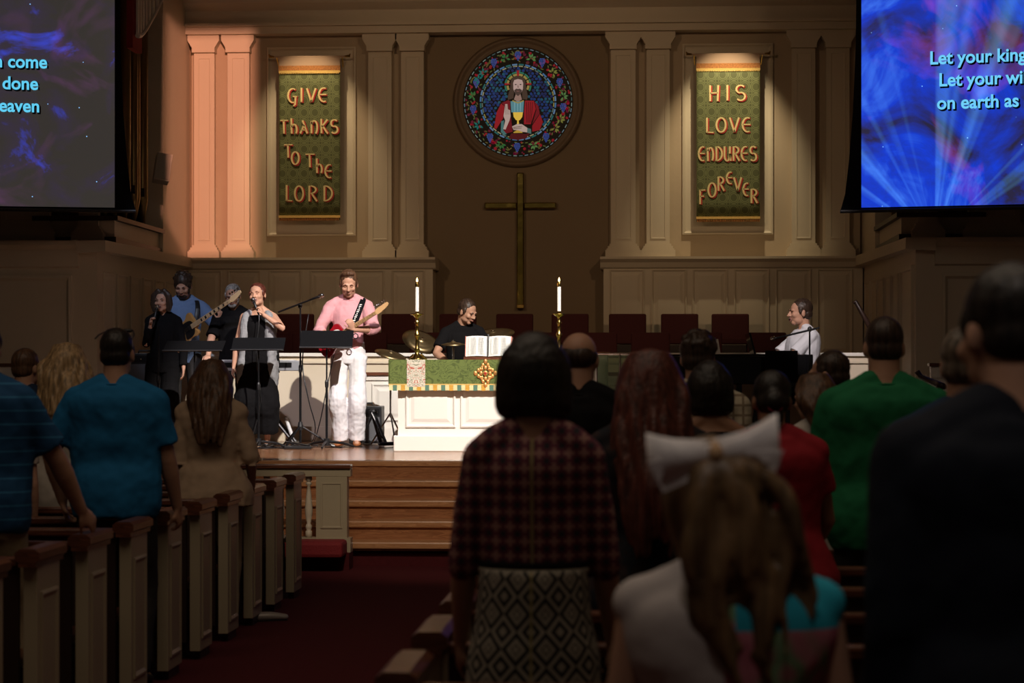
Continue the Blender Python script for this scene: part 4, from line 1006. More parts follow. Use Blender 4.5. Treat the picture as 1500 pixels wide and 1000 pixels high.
MB().lathe([(.17, 0), (.17, .13)], (0, 0, .74), 28).build('shell', M['chrome'], sd, smooth=False)
MB().lathe([(.165, .13), (.165, .135)], (0, 0, .74), 28).build('drumhead', M['paper'], sd)
for z in (.74, .86): MB().lathe([(.175, 0), (.18, .01), (.175, .02)], (0, 0, z), 28).build('rim', M['chrome'], sd)
for k in range(3):
    a = k * 2.094; MB().tube([(.13 * math.cos(a), .13 * math.sin(a), .74), (.02 * math.cos(a), 0, .5), (.2 * math.cos(a + 3), .2 * math.sin(a + 3), .01)], .01, 6).build('leg', M['chrome'], sd)
bd = thing('bass_drum', 'black bass drum standing behind the communion table', 'drum', (W(700, 23.9), 24.0, STG + .29))
b_ = MB().lathe([(.28, 0), (.28, .36)], seg=32).build('shell', M['black'], bd, loc=(0, 0, 0), rot=(-PI / 2, 0, 0))
MB().lathe([(.27, -.004), (.27, .0)], seg=32).build('drumhead', M['burgundy'], bd, rot=(-PI / 2, 0, 0))
MB().lathe([(.29, 0), (.29, .025)], seg=32).build('hoop', M['chrome'], bd, rot=(-PI / 2, 0, 0))

# grand piano
PX0 = W(1150, 24.2); pn = thing('grand_piano', 'black grand piano in front of the pianist in white', 'piano', (PX0, 24.25, STG))
out = ngon([(0, -.02), (-.35, -.02), (-.9, .0), (-1.25, .25), (-1.45, .75), (-1.62, .95), (-1.7, 1.2), (-1.5, 1.38), (-.6, 1.4), (0, 1.4)], 3)
out = [(0, 0), (-.4, 0), (-.75, .03), (-1.0, .15), (-1.2, .4), (-1.35, .7), (-1.5, .85), (-1.6, 1.0), (-1.55, 1.12), (-1.4, 1.15), (0, 1.15)]
piano = mat('piano_lacquer', (.006, .006, .007), .08)
MB().prism(out, .66, .96, 'z').build('rim', piano, pn, bev=.01)
MB().prism([(a * 1.01, b * 1.01 - .01) for a, b in out], .965, .985, 'z').build('lid', piano, pn, bev=.004)
MB().box(0, .14, -.01, 1.16, .66, .96).build('keyslip_block', piano, pn)
MB().box(.02, .28, .02, 1.13, .66, .72).build('key_bed', piano, pn)
MB().box(.10, .27, .10, 1.05, .72, .735).build('white_keys', M['paper'], pn)
for k in range(24): MB().box(.11, .20, .12 + k * .039, .133 + k * .039, .735, .748).build('black_key', M['black'], pn)
MB().box(.0, .30, -.03, .02, .62, .98).build('cheek_block', piano, pn, bev=.01)
MB().box(-.02, .0, .1, 1.05, 0, .24).build('music_desk', piano, pn, loc=(-.3, 0, .985), rot=(0, -.25, 0))
for x, y in ((-.08, .1), (-.08, 1.05), (-1.35, .95)): MB().lathe([(.03, 0), (.03, .06), (.05, .12), (.055, .5), (.075, .66)], (x, y, 0), 12).build('leg', piano, pn)
MB().box(-.5, -.44, .4, .7, .1, .66).build('pedal_lyre', piano, pn)
sh = thing('sheet_music', 'white sheet music on the piano desk beside the dark haired heads', 'paper', (W(1046, 24.6), 24.6, STG + .99))
MB().box(-.07, .07, -.002, .002, 0, .16).build('sheet', M['paper'], sh, rot=(-.3, -.15, 0))
mn = thing('music_stand', 'solid black music desk at the left elbow of the pianist in white', 'music stand', (W(1145, 23.8), 23.8, STG), group='black music stands')
MB().box(-.17, .17, -.006, .006, 0, .34).build('desk', M['screen_black'], mn, loc=(0, 0, .68), rot=(-.15, 0, 0))
MB().tube([(0, .02, .02), (0, .02, .8)], .012, 8).build('pole', M['blackmetal'], mn)
for k in range(3): a = k * 2.094; MB().tube([(0, .02, .08), (.25 * math.cos(a), .25 * math.sin(a), .012)], .012, 6).build('leg', M['blackmetal'], mn)
# acrylic shield, little cabinet, handrails
ds = thing('acrylic_shield', 'clear acrylic sound shield with chrome frame, right of the communion table', 'screen', (W(908, 24.4), 24.4, STG))
for k in range(2):
    MB().box(-.24 + k * .25, -.01 + k * .25, -.004, .004, .1, Z(518, 908, 24.4) - STG - .02).build('acrylic_panel', M['acrylic'], ds)
zt_ = Z(518, 908, 24.4) - STG
for x in (-.25, 0, .25): MB().tube([(x, 0, 0), (x, 0, zt_)], .012, 8).build('frame_post', M['chrome'], ds)
MB().tube([(-.25, 0, zt_), (.25, 0, zt_)], .012, 8).build('frame_rail', M['chrome'], ds)
wcb = thing('side_cabinet', 'small white cabinet with wooden top right of the communion table', 'cabinet', (W(866, 24.6), 24.6, STG))
MB().box(-.18, .18, 0, .3, .02, .98).build('body', M['white'], wcb, bev=.005)
MB().box(-.20, .20, -.02, .32, .98, 1.01).build('top', M['oak'], wcb, bev=.004)
for k in range(3):
    d_ = MB().box(-.16, .16, -.012, 0, .1 + k * .29, .36 + k * .29).build('drawer', M['white'], wcb, bev=.004)
    MB().ell((0, -.025, .23 + k * .29), .014).build('knob', M['brass'], d_)
def handrail(a, b, lab):
    (p0, q0, Y0), (p1, q1, Y1) = a, b
    A = Vector((W(p0, Y0), Y0, Z(q0, p0, Y0))); B = Vector((W(p1, Y1), Y1, Z(q1, p1, Y1)))
    r = thing('handrail', lab, 'handrail', (B.x, B.y, STG)); o = Vector((B.x, B.y, STG))
    MB().tube([A + Vector((-.05, 0, .03)) - o, A + Vector((-.03, 0, .05)) - o, A - o, B - o, B - o + (B - A) * .2], [(.03, .02), (.035, .025), (.035, .025), (.04, .03), (.04, .03)], 8, side=(0, 1, 0)).build('rail', M['darkwood'], r, smooth=True)
    MB().box(B.x - o.x - .03, B.x - o.x + .03, -.03, .03, 0, B.z - STG).build('post', M['mahogany'], r)
    return r
handrail((1257, 448, 25.0), (1276, 482, 24.6), 'curved wooden handrail end showing above the man in the green shirt')
handrail((1349, 552, 22.6), (1376, 563, 22.0), 'dark wooden handrail beside the neck of the man in the green shirt')
# ================================================================ PEOPLE
def skinm(name, c): return mat(name, c, .5, var=.06, scale=6, spec=.3)
SK = {'fair': skinm('fair_skin', (.50, .27, .18)), 'mid': skinm('warm_skin', (.42, .23, .15)), 'tan': skinm('tanned_skin', (.33, .17, .10))}
def hairm(name, c, sc=60):
    m = mat(name, c, .45, spec=.35); nt = m.node_tree; b = nt.nodes['Principled BSDF']
    tc = nt.nodes.new('ShaderNodeTexCoord'); mp = nt.nodes.new('ShaderNodeMapping'); mp.inputs['Scale'].default_value = (sc, sc, sc * .06)
    nt.links.new(tc.outputs['Object'], mp.inputs[0])
    n = nt.nodes.new('ShaderNodeTexNoise'); n.inputs['Scale'].default_value = 1.; n.inputs['Detail'].default_value = 3; nt.links.new(mp.outputs[0], n.inputs['Vector'])
    r = nt.nodes.new('ShaderNodeValToRGB'); e = r.color_ramp.elements
    e[0].position = .3; e[0].color = (*[v * .45 for v in c], 1); e[1].position = .7; e[1].color = (*[min(1, v * 1.6) for v in c], 1)
    nt.links.new(n.outputs['Fac'], r.inputs[0]); nt.links.new(r.outputs[0], b.inputs['Base Color'])
    bp = nt.nodes.new('ShaderNodeBump'); bp.inputs['Strength'].default_value = .5; bp.inputs['Distance'].default_value = .01
    nt.links.new(n.outputs['Fac'], bp.inputs['Height']); nt.links.new(bp.outputs[0], b.inputs['Normal'])
    return m
HA = {'black': hairm('black_hair', (.014, .010, .008)), 'dark': hairm('dark_brown_hair', (.035, .020, .013)), 'brown': hairm('brown_hair', (.085, .042, .022)),
      'auburn': hairm('auburn_hair', (.085, .022, .014)), 'blonde': hairm('blonde_hair', (.34, .22, .11)), 'dkblonde': hairm('dark_blonde_hair', (.125, .072, .032), 45), 'grey': hairm('grey_hair', (.28, .26, .24)), 'greybrown': hairm('greying_brown_hair', (.13, .10, .075))}
def cloth(name, c, rough=.85, var=.08, sheen=0., **k): return mat(name, c, rough, var=var, scale=5, bump=.15, bscale=14, spec=.2, sheen=sheen, **k)
eyem = mat('eye', (.07, .045, .035), .3); eyew = mat('eye_white', (.5, .47, .44), .3)
lipm = mat('lips', (.36, .16, .12), .5); mouthm = mat('open_mouth', (.05, .01, .01), .5)
shoe_black = mat('black_leather', (.015, .013, .012), .4)

def rotm(yaw, pitch, roll=0):  # facing +Y; pitch > 0 looks down; yaw > 0 turns to own left
    return Matrix.Rotation(yaw, 3, 'Z') @ Matrix.Rotation(-pitch, 3, 'X') @ Matrix.Rotation(roll, 3, 'Y')
def ik(s, t, l1, l2, pole):
    s, t, pole = Vector(s), Vector(t), Vector(pole); d = t - s; L = d.length
    if L > (l1 + l2) * .995: t = s + d.normalized() * (l1 + l2) * .995; d = t - s; L = d.length
    a = (l1 * l1 - l2 * l2 + L * L) / (2 * L); h = math.sqrt(max(0, l1 * l1 - a * a)); u = d.normalized()
    p = pole - u * pole.dot(u)
    if p.length < 1e-5: p = Vector((0, -1, 0))
    return s + u * a + p.normalized() * h, t
def hand(m, w, d, n, k, side, curl=.5, spread=0.):
    d = Vector(d).normalized(); n = Vector(n); n = (n - d * n.dot(d)).normalized(); s = d.cross(n) * side
    m.tube([w - d * .02 * k, w + d * .02 * k, w + d * .055 * k, w + d * .092 * k], [(.023 * k, .019 * k), (.031 * k, .017 * k), (.040 * k, .015 * k), (.038 * k, .011 * k)], 12, side=s, rounded=True)
    for i in range(4):
        f = w + d * (.088 - .004 * abs(i - 1.3)) * k + s * ((1.5 - i) * .0205) * k; L = (.070, .079, .073, .056)[i] * k; q = d + s * (1.5 - i) * spread; q.normalize(); P = [f - d * .02 * k, f]; c = curl * .6
        for j, fr in enumerate((.45, .31, .24)):
            dd = q * math.cos(c) + n * math.sin(c); P.append(P[-1] + dd * L * fr); c += curl * .8
        m.tube(P, [.0088 * k, .0088 * k, .0082 * k, .0075 * k, .0062 * k], 8, side=s, rounded=True)
    b = w + d * .022 * k + s * .026 * k; t1 = (d * .65 + s * .75 + n * .35).normalized(); t2 = (d * .9 + s * .15 + n * .5 * (.4 + curl)).normalized()
    m.tube([b - t1 * .015 * k, b + t1 * .032 * k, b + t1 * .032 * k + t2 * .03 * k, b + t1 * .032 * k + t2 * .052 * k], [.014 * k, .011 * k, .0095 * k, .0075 * k], 8, rounded=True)

def person(label, px, Y, zf, H, yaw=0., sex='m', fat=1., lean=0., skin='mid', head=(0, 0, 0), hair=('short', 'dark'), top=None, bottom=None,
           armL=None, armR=None, seat=None, feet=None, hand_curl=(.5, .5), shoes=None, group=None, detail=False, face=True, headk=1., stance=.11, off=(0, 0), handn=None, sw_k=1.):
    """armL / armR = (wrist target, pole, hand direction or None) in the person's own frame"""
    rnd_ = random.Random(int(px * 7 + Y * 13))
    x0 = W(px, Y) if px is not None else off[0]
    r = thing('person', label, 'person', (x0, Y, zf), yaw, group)
    vox = .0075 if detail else .011
    k = H / 1.8; fem = sex == 'f'; wk = fat * (.93 if fem else 1.) * sw_k
    up = Vector((0, math.sin(lean), math.cos(lean))); fw = Vector((0, math.cos(lean), -math.sin(lean))); X = Vector((1, 0, 0))
    hip = Vector(seat) if seat else Vector((0, 0, .52 * H))
    T = lambda x, y, z: hip + X * (x * H) + fw * (y * H) + up * ((z - .52) * H)
    sw = (.090 if fem else .101) * sw_k; SZ = .800
    sh = {s: T(s * sw, -.005, SZ) for s in (-1, 1)}
    arms = {}
    for s, a in ((-1, armL), (1, armR)):
        if a is None: a = ((s * (.15 + .06 * fat) * k, .04, .49 * H), (s * .35, -1, 0), None)
        el, wr = ik(sh[s], Vector(a[0]), .168 * H, .148 * H, a[1]); hd = Vector(a[2]) if a[2] else (wr - el)
        arms[s] = (el, wr, hd.normalized())
    legs = {}
    for s in (-1, 1):
        ft = Vector(feet[0 if s < 0 else 1]) if feet else Vector((s * stance * k, 0.0, .045 * H))
        hp = hip + X * (s * .052 * H) - Vector((0, 0, .01 * H))
        kn, an = ik(hp, ft, .245 * H, .235 * H, (s * .1, 1, .15)); legs[s] = (hp, kn, an)
    nb = T(0, -.012, .838); Rh = rotm(*head); hk = .128 * H / .228 * headk
    hc = T(0, .004, .868) + Rh @ Vector((0, .018, .108)) * hk
    HM = Matrix.Translation(hc) @ Rh.to_4x4() @ Matrix.Scale(hk, 4)
    # --- body
    b = MB(); f = fat; bs = .85 if top else 1.
    if fem: prof = [(.47, .090, .062), (.52, .098, .068), (.57, .088, .060), (.625, .074, .052), (.68, .080, .058), (.74, .088, .064), (.79, .088, .055), (.82, .070, .042), (.84, .040, .034)]
    else: prof = [(.47, .088, .062), (.52, .094, .066), (.57, .090, .063), (.62, .088, .060), (.68, .094, .062), (.74, .100, .065), (.79, .098, .058), (.82, .080, .045), (.845, .042, .036)]
    yo = lambda z: (-.010 if z > .75 else (.006 if z > .6 else -.006))
    pr = [(z, a * (1 + (f - 1) * 1.0) * (sw_k if z > .7 else 1), c * (1 + (f - 1) * 1.3)) for z, a, c in prof]
    b.tube([T(0, yo(z), z) for z, _, _ in pr], [(a * H * bs, c * H * bs) for _, a, c in pr], 20, side=X, smooth=True)
    b.tube([nb - up * .03 * H, nb + up * .01 * H, hc + Rh @ Vector((0, -.03, -.05)) * hk], [.042 * H * (.85 if fem else 1), .034 * H * (.85 if fem else 1), .035 * H * (.85 if fem else 1)], 14, rounded=True)
    for s in (-1, 1):
        b.tube([T(s * .02, -.016, .850), T(s * .058, -.014, .826), sh[s] + up * .004 * H], [.025 * H, .023 * H, .026 * H], 10, rounded=True)
        el, wr, hd = arms[s]; ak = .9 + .1 * f; ak *= (.84 if fem else 1.)
        b.tube([sh[s], sh[s].lerp(el, .35), sh[s].lerp(el, .8), el, el.lerp(wr, .3), el.lerp(wr, .8), wr], [.036 * H * ak, .031 * H * ak, .025 * H * ak, .0245 * H * ak, .025 * H * ak, .0175 * H * ak, .0155 * H * ak], 12, rounded=True)
        hn = Vector(handn[0 if s < 0 else 1]) if handn and handn[0 if s < 0 else 1] else Vector((-s, .2, 0))
        hand(b, wr, hd, hn, k * (.92 if fem else 1), (1 if s < 0 else -1), hand_curl[0 if s < 0 else 1])
        hp, kn, an = legs[s]
        b.tube([hp, hp.lerp(kn, .5), kn, kn.lerp(an, .3), kn.lerp(an, .75), an], [(.050 * H * f * .9), .041 * H * f * .9, .031 * H, .032 * H, .021 * H, .019 * H], 12, rounded=True)
        b.tube([an + Vector((0, -.03 * k, -.045 * k)), an + Vector((0, .05 * k, -.045 * k)), an + Vector((s * .02, .15 * k, -.055 * k))], [.03 * k, .036 * k, .026 * k], 10, rounded=True)
        b.tube([an, an + Vector((0, 0, -.045 * k))], .030 * k, 10, rounded=True)
    b.M = HM
    b.ell((0, -.012, .035), (.074, .093, .082), 20, 14)
    b.ell((0, .022, -.018), (.061, .067, .083)); b.ell((0, .052, -.086), (.030, .028, .024))
    for s in (-1, 1):
        b.ell((s * .030, .020, -.062), (.030, .046, .034)); b.ell((s * .036, .060, -.022), (.026, .026, .024))
        b.ell((s * .028, .082, .022), (.027, .012, .009)); b.ell((s * .078, -.008, -.006), (.009, .020, .032)); b.ell((s * .010, .098, -.028), (.009, .011, .008))
    b.tube([(0, .084, .018), (0, .098, -.008), (0, .110, -.026)], [.009, .010, .011], 8, rounded=True)
    b.M = None
    body = b.build('body', SK[skin], r, voxel=vox, sm=3)
    # --- face pieces
    if face:
        for s in (-1, 1):
            m = MB(); m.M = HM; m.ell((s * .030, .0835, .004), (.0105, .006, .0036), 10, 6); m.build('eye', eyem if face not in ('closed', 'closed_') else SK[skin], r, smooth=True)
            m = MB(); m.M = HM; m.tube([(s * .014, .094, .020), (s * .030, .093, .027), (s * .048, .080, .021)], [.003, .004, .002], 6); m.build('eyebrow', HA[hair[1]], r)
        m = MB(); m.M = HM
        if face == 'sing' or face == 'closed':
            m.ell((0, .090, -.058), (.021, .012, .015)); m.build('open_mouth', mouthm, r, smooth=True)
            m = MB(); m.M = HM
            m.tube([(math.cos(a) * .022, .094 - .006 * abs(math.cos(a)), -.058 + .017 * math.sin(a)) for a in [i * PI / 6 for i in range(13)]], .0045, 6); m.build('lips', lipm, r, smooth=True)
            m = MB(); m.M = HM; m.box(-.012, .012, .090, .0985, -.052, -.047); m.build('teeth', M['paper'], r)
        else:
            m.ell((0, .088, -.054), (.023, .011, .005)); m.ell((0, .087, -.060), (.019, .011, .005)); m.build('lips', lipm, r, smooth=True)
    # --- hair
    st_, hcx = hair[0], HA[hair[1]]; h = MB(); h.M = HM
    if st_ != 'none':
        if st_ == 'bald':
            h.ell((0, -.052, .012), (.074, .060, .060), 20, 12)
            for s in (-1, 1): h.ell((s * .070, -.012, .012), (.012, .034, .030))
        else:
            th = {'short': .006, 'crop': .003, 'quiff': .008, 'bob': .014, 'long': .012, 'pony': .006, 'bun': .006, 'curly': .014}.get(st_, .008)
            h.ell((0, -.025, .046), (.075 + th, .089 + th, .081 + th), 24, 16); h.ell((0, -.050, -.008), (.068 + th, .060 + th, .062), 18, 12)
            for s in (-1, 1): h.ell((s * .071, .010, .020), (.010 + th * .4, .024, .036))
        if st_ == 'quiff': h.tube([(-.04, .035, .112), (.005, .055, .120), (.045, .035, .110)], [.018, .022, .018], 8, rounded=True)
        if st_ == 'curly':
            for i in range(40):
                a = rnd_.uniform(0, 2 * PI); p = rnd_.uniform(.0, 1.4); h.ell((.085 * math.cos(a) * math.cos(p), -.02 + .10 * math.sin(a) * math.cos(p) * (1 if math.sin(a) < 0 else .7), .05 + .088 * math.sin(p)), .019, 8, 6)
        if st_ == 'bob':
            h.ell((0, -.030, .005), (.112, .112, .125), 22, 14)
            h.tube([(0, -.025, .06), (0, -.03, -.02), (0, -.03, -.09), (0, -.03, -.115)], [(.10, .10), (.113, .105), (.110, .095), (.085, .07)], 20, side=(1, 0, 0), smooth=True)
        if st_ == 'bobf':  # face framing bob, seen from the front
            for s in (-1, 1): h.tube([(s * .03, .035, .116), (s * .080, .035, .06), (s * .090, .022, -.03), (s * .074, .02, -.10)], [(.022, .030), (.022, .04), (.022, .04), (.012, .03)], 10, rounded=True)
            h.ell((0, -.045, -.03), (.085, .062, .10))
        if st_ in ('long',):
            L = hair[2]
            for i in range(44):
                a = -PI / 2 + (i / 43 - .5) * 3.5; rr = .080; w_ = rnd_.uniform(.8, 1.12); ph = rnd_.uniform(0, 6)
                cx_, cy_ = math.cos(a), math.sin(a); P = [(cx_ * .05, -.02 + cy_ * .06, .118), (cx_ * .088, -.02 + cy_ * .102, .05)]
                n_ = 6; Lf = L * rnd_.uniform(.86, 1.05) * (1 if abs(cx_) < .85 else .8)
                for j in range(1, n_ + 1):
                    t = j / n_; sp = .092 + .02 * math.sin(t * PI) + .008 * math.sin(ph + t * 9)
                    P.append((cx_ * sp * w_ * (1.12 - .1 * t), -.035 - .13 * min(1., 2.2 * t * L) + cy_ * (sp * .75 + .012 * math.sin(ph + t * 7)) * (1 - .1 * t), .05 - Lf * t))
                h.tube(P, [.022, .022] + [.021 - .013 * (j / n_) ** 1.5 for j in range(1, n_ + 1)], 7, smooth=True)
            h.tube([(0, -.03, .05), (0, -.05, -.08), (0, -.13, -L * .5), (0, -.16, -L * .85)], [(.085, .09), (.090, .06), (.105, .05), (.08, .03)], 16, side=(1, 0, 0))
        if st_ == 'bun': h.ell((0, -.115, -.02), (.045, .04, .05)); h.ell((.01, -.10, -.075), (.03, .03, .05))
        if st_ == 'pony':
            L = hair[2]
            for i in range(26):
                a = rnd_.uniform(0, 2 * PI); q = rnd_.uniform(.2, 1.); ph = rnd_.uniform(0, 6); cx_, cy_ = math.cos(a), math.sin(a); P = [(cx_ * .022, -.085 + cy_ * .02, .088), (cx_ * .05 * q, -.125 + cy_ * .03 * q, .06)]
                Lf = L * rnd_.uniform(.65, 1.05)
                for j in range(1, 7):
                    t = j / 6; P.append((.012 + cx_ * (.065 + .075 * math.sin(t * 2.6)) * q + .012 * math.sin(ph + 8 * t), -.13 + cy_ * .035 * q - .01 * math.sin(t * 3) + .01 * math.cos(ph + 7 * t), .05 - Lf * t))
                h.tube(P, [.016, .022] + [.022 - .016 * (j / 6) ** 1.6 for j in range(1, 7)], 7, smooth=True)
            for i in range(22):   # side strands hanging loose
                a = -PI / 2 + (i / 21 - .5) * 3.6; cx_, cy_ = math.cos(a), math.sin(a); Lf = L * rnd_.uniform(.6, .85)
                h.tube([(cx_ * .06, -.02 + cy_ * .07, .10), (cx_ * .088, -.02 + cy_ * .10, .03), (cx_ * .092, -.03 + cy_ * .09, -.06), (cx_ * .085, -.04 + cy_ * .08, -.06 - Lf * .6)], [.02, .021, .018, .007], 7, smooth=True)
        h.build('hair', hcx, r, voxel=(.0065 if detail else .009), sm=1 if st_ in ('long', 'pony', 'curly') else 2, disp=.006 if st_ in ('short', 'quiff', 'bob', 'bobf') else 0, dscale=.02)
    if len(hair) > 3 and hair[3] == 'beard':
        m = MB(); m.M = HM; m.ell((0, .040, -.082), (.046, .048, .034)); m.ell((0, .088, -.043), (.022, .010, .006))
        for s in (-1, 1): m.ell((s * .054, .02, -.045), (.016, .034, .034))
        m.build('beard', HA[hair[1] if len(hair) < 5 else hair[4]], r, voxel=.007, sm=1)
    # --- clothes
    if top:
        t = MB(); g = top.get('loose', .012) / H; hem = top.get('hem', .48); fl = top.get('flare', 0.); nz_ = top.get('neck', .845)
        zz = [nz_] + [z for z in ( .82, .79, .74, .68, .62, .57, .52, .47, .42, .36, .30, .25) if z > hem + .01 and z < nz_ - .008] + [hem]
        def pa(z):
            P = pr[::-1]
            if z >= P[0][0]: return P[0][1:]
            if z <= P[-1][0]: return P[-1][1:]
            for i in range(len(P) - 1):
                if P[i + 1][0] <= z <= P[i][0]:
                    q = (z - P[i + 1][0]) / (P[i][0] - P[i + 1][0]); return tuple(P[i + 1][j] * (1 - q) + P[i][j] * q for j in (1, 2))
        ra = []
        for z in zz:
            a, c = pa(z); q = max(0, (.62 - z)) * fl; st2 = top.get('straight', 0)
            if st2 and .5 < z < .72: a = a + (max(pr[5][1] * .97, a) - a) * st2; c = c + (max(pr[5][2] * .9, c) - c) * st2
            ra.append(((a + g + q) * H, (c + g + q) * H))
        t.tube([T(0, yo(z), z) for z in zz], ra, 22, side=X, smooth=True)
        sl = top.get('sleeve', .55); lw = top.get('sleeve_loose', 1.25)
        for s in (-1, 1):
            if nz_ > .83: t.tube([T(s * .03, -.014, .842), T(s * .060, -.012, .825), sh[s] + up * .004 * H], [.025 * H + g * H, .025 * H + g * H, .027 * H + g * H], 10, rounded=True)
            el, wr, hd = arms[s]; ak = .9 + .1 * f; ak *= (.84 if fem else 1.)
            if sl > 0:
                P = [sh[s] + (sh[s] - el).normalized() * .0, sh[s].lerp(el, min(1, sl) * .5), sh[s].lerp(el, min(1, sl))]; R = [.037 * H * ak, .035 * H * ak * (.9 + .1 * lw), .030 * H * ak * lw]
                if sl > 1: P += [el.lerp(wr, (sl - 1) * .5), el.lerp(wr, sl - 1)]; R[2] = .029 * H * ak * (.8 + .2 * lw); R += [.027 * H * ak * (.8 + .2 * lw), .021 * H * ak * lw]
                t.tube(P, [q + .3 * g * H for q in R], 14, smooth=False)
                t.ell(sh[s], .036 * H * ak + .3 * g * H)
        o = t.build(top.get('name', 'shirt'), top['mat'], r, voxel=vox, sm=4, disp=top.get('disp', .022), dscale=.14)
        if top.get('collar'):
            c = MB(); rr = .042 * H * (.88 if fem else 1)
            c.tube([nb + X * (rr * math.cos(a)) + Vector((0, rr * .95 * math.sin(a) + .004, .004 * H - .010 * math.sin(a))) for a in [i * PI / 9 for i in range(19)]], [(.006, .017)] * 19, 8, side=(0, 0, 1)).build('collar', top['mat'], r, smooth=True)
        for (nm, mt, z0, z1, extra) in top.get('bands', ()):
            m = MB(); zz2 = [z0, (z0 + z1) / 2, z1]; m.tube([T(0, yo(z), z) for z in zz2], [((pa(z)[0] + g) * H + extra, (pa(z)[1] + g) * H + extra) for z in zz2], 28, side=X); m.build(nm, mt, r, smooth=True)
    if bottom:
        t = MB(); g = bottom.get('loose', .012); kd = bottom.get('kind', 'trousers'); wz = bottom.get('waist', .60)
        fat2 = f
        if kd == 'trousers':
            t.tube([T(0, -.004, wz), T(0, -.006, .52), T(0, -.006, .475)], [(pr[2][1] * H + g, pr[2][2] * H + g), (pr[1][1] * H + g, pr[1][2] * H + g), (.085 * H * f + g, .06 * H * f + g)], 20, side=X, smooth=True, rounded=False)
            ln = bottom.get('len', 1.)
            for s in (-1, 1):
                hp, kn, an = legs[s]
                P = [hp + Vector((0, 0, .01)), hp.lerp(kn, .5), kn, kn.lerp(an, .5 * ln), kn.lerp(an, ln * 1.02)]; wd_ = bottom.get('wide', 1.)
                t.tube(P, [.054 * H * f * .92 + g, .045 * H * f * .92 + g, .036 * H * wd_ + g, .033 * H * wd_ + g, .029 * H * wd_ + g], 14, smooth=True)
        else:
            lo = bottom.get('hem', .28); zs = [wz, .55, .50, .42, .34, lo]; zs = [z for z in zs if z > lo] + [lo]; fl = bottom.get('flare', .1); bk = bottom.get('k', 1.)
            t.tube([T(0, -.006, z) if z > .5 or seat is None else T(0, -.006, z) for z in zs], [((.098 * f * H * bk if z < .55 else .090 * f * H * bk) + g + (wz - z) * fl * H * .4, (.070 * f * H) + g + (wz - z) * fl * H * .4) for z in zs], 24, side=X, smooth=True)
        t.build(bottom.get('name', kd), bottom['mat'], r, voxel=vox, sm=3, disp=bottom.get('disp', .014), dscale=.12)
    sm_ = shoes or shoe_black
    for s in (-1, 1):
        an = legs[s][2]; m = MB()
        m.tube([an + Vector((0, -.035 * k, -.05 * k)), an + Vector((0, .04 * k, -.045 * k)), an + Vector((s * .015, .12 * k, -.055 * k)), an + Vector((s * .02, .175 * k, -.062 * k))], [(.036 * k, .030 * k), (.040 * k, .034 * k), (.044 * k, .025 * k), (.03 * k, .015 * k)], 12, side=X, rounded=True, smooth=True)
        so = m.build('shoe', sm_, r, voxel=.009 if detail else .012, sm=2)
    r_mat = Matrix.Translation((x0, Y, zf)) @ Matrix.Rotation(yaw, 4, 'Z')
    return r, r_mat, dict(HM=HM, arms=arms, T=T, sh=sh, H=H, legs=legs, nb=nb)
# ---- patterned cloths
def cyl_coords(nt, R=.19):
    tc = nt.nodes.new('ShaderNodeTexCoord'); sx = nt.nodes.new('ShaderNodeSeparateXYZ'); nt.links.new(tc.outputs['Object'], sx.inputs[0])
    u = math_node(nt, 'MULTIPLY', math_node(nt, 'ARCTAN2', sx.outputs[0], math_node(nt, 'MULTIPLY', sx.outputs[1], -1.)), R)
    return u, sx.outputs[2], sx.outputs[0]
def mixc(nt, f, a, b):
    n = nt.nodes.new('ShaderNodeMixRGB'); nt.links.new(f, n.inputs[0])
    for i, c in ((1, a), (2, b)):
        if isinstance(c, tuple): n.inputs[i].default_value = (*c, 1)
        else: nt.links.new(c, n.inputs[i])
    return n.outputs[0]
def cell(nt, v, size, off=0.):
    return math_node(nt, 'ABSOLUTE', math_node(nt, 'SUBTRACT', math_node(nt, 'FRACT', math_node(nt, 'ADD', math_node(nt, 'DIVIDE', v, size), 50. + off)), .5))
def dress_skirt():
    m = mat('diamond_knit', (.02, .018, .016), .9); nt = m.node_tree; u, z, x = cyl_coords(nt)
    a = cell(nt, u, .098); b = cell(nt, z, .094)
    d = math_node(nt, 'ADD', a, b)        # 0 .. 1 nested diamonds
    f = math_node(nt, 'FRACT', math_node(nt, 'MULTIPLY', d, 3.0))
    s = math_node(nt, 'GREATER_THAN', f, .52)
    core = math_node(nt, 'LESS_THAN', d, .13); core2 = math_node(nt, 'GREATER_THAN', d, .90)
    s = math_node(nt, 'MAXIMUM', math_node(nt, 'MAXIMUM', s, core), core2)
    zip_ = math_node(nt, 'LESS_THAN', math_node(nt, 'ABSOLUTE', math_node(nt, 'SUBTRACT', u, -.0)), .004)
    c = mixc(nt, s, (.012, .011, .011), (.32, .28, .22)); c = mixc(nt, zip_, c, (.30, .24, .10))
    nt.links.new(c, nt.nodes['Principled BSDF'].inputs['Base Color']); return m
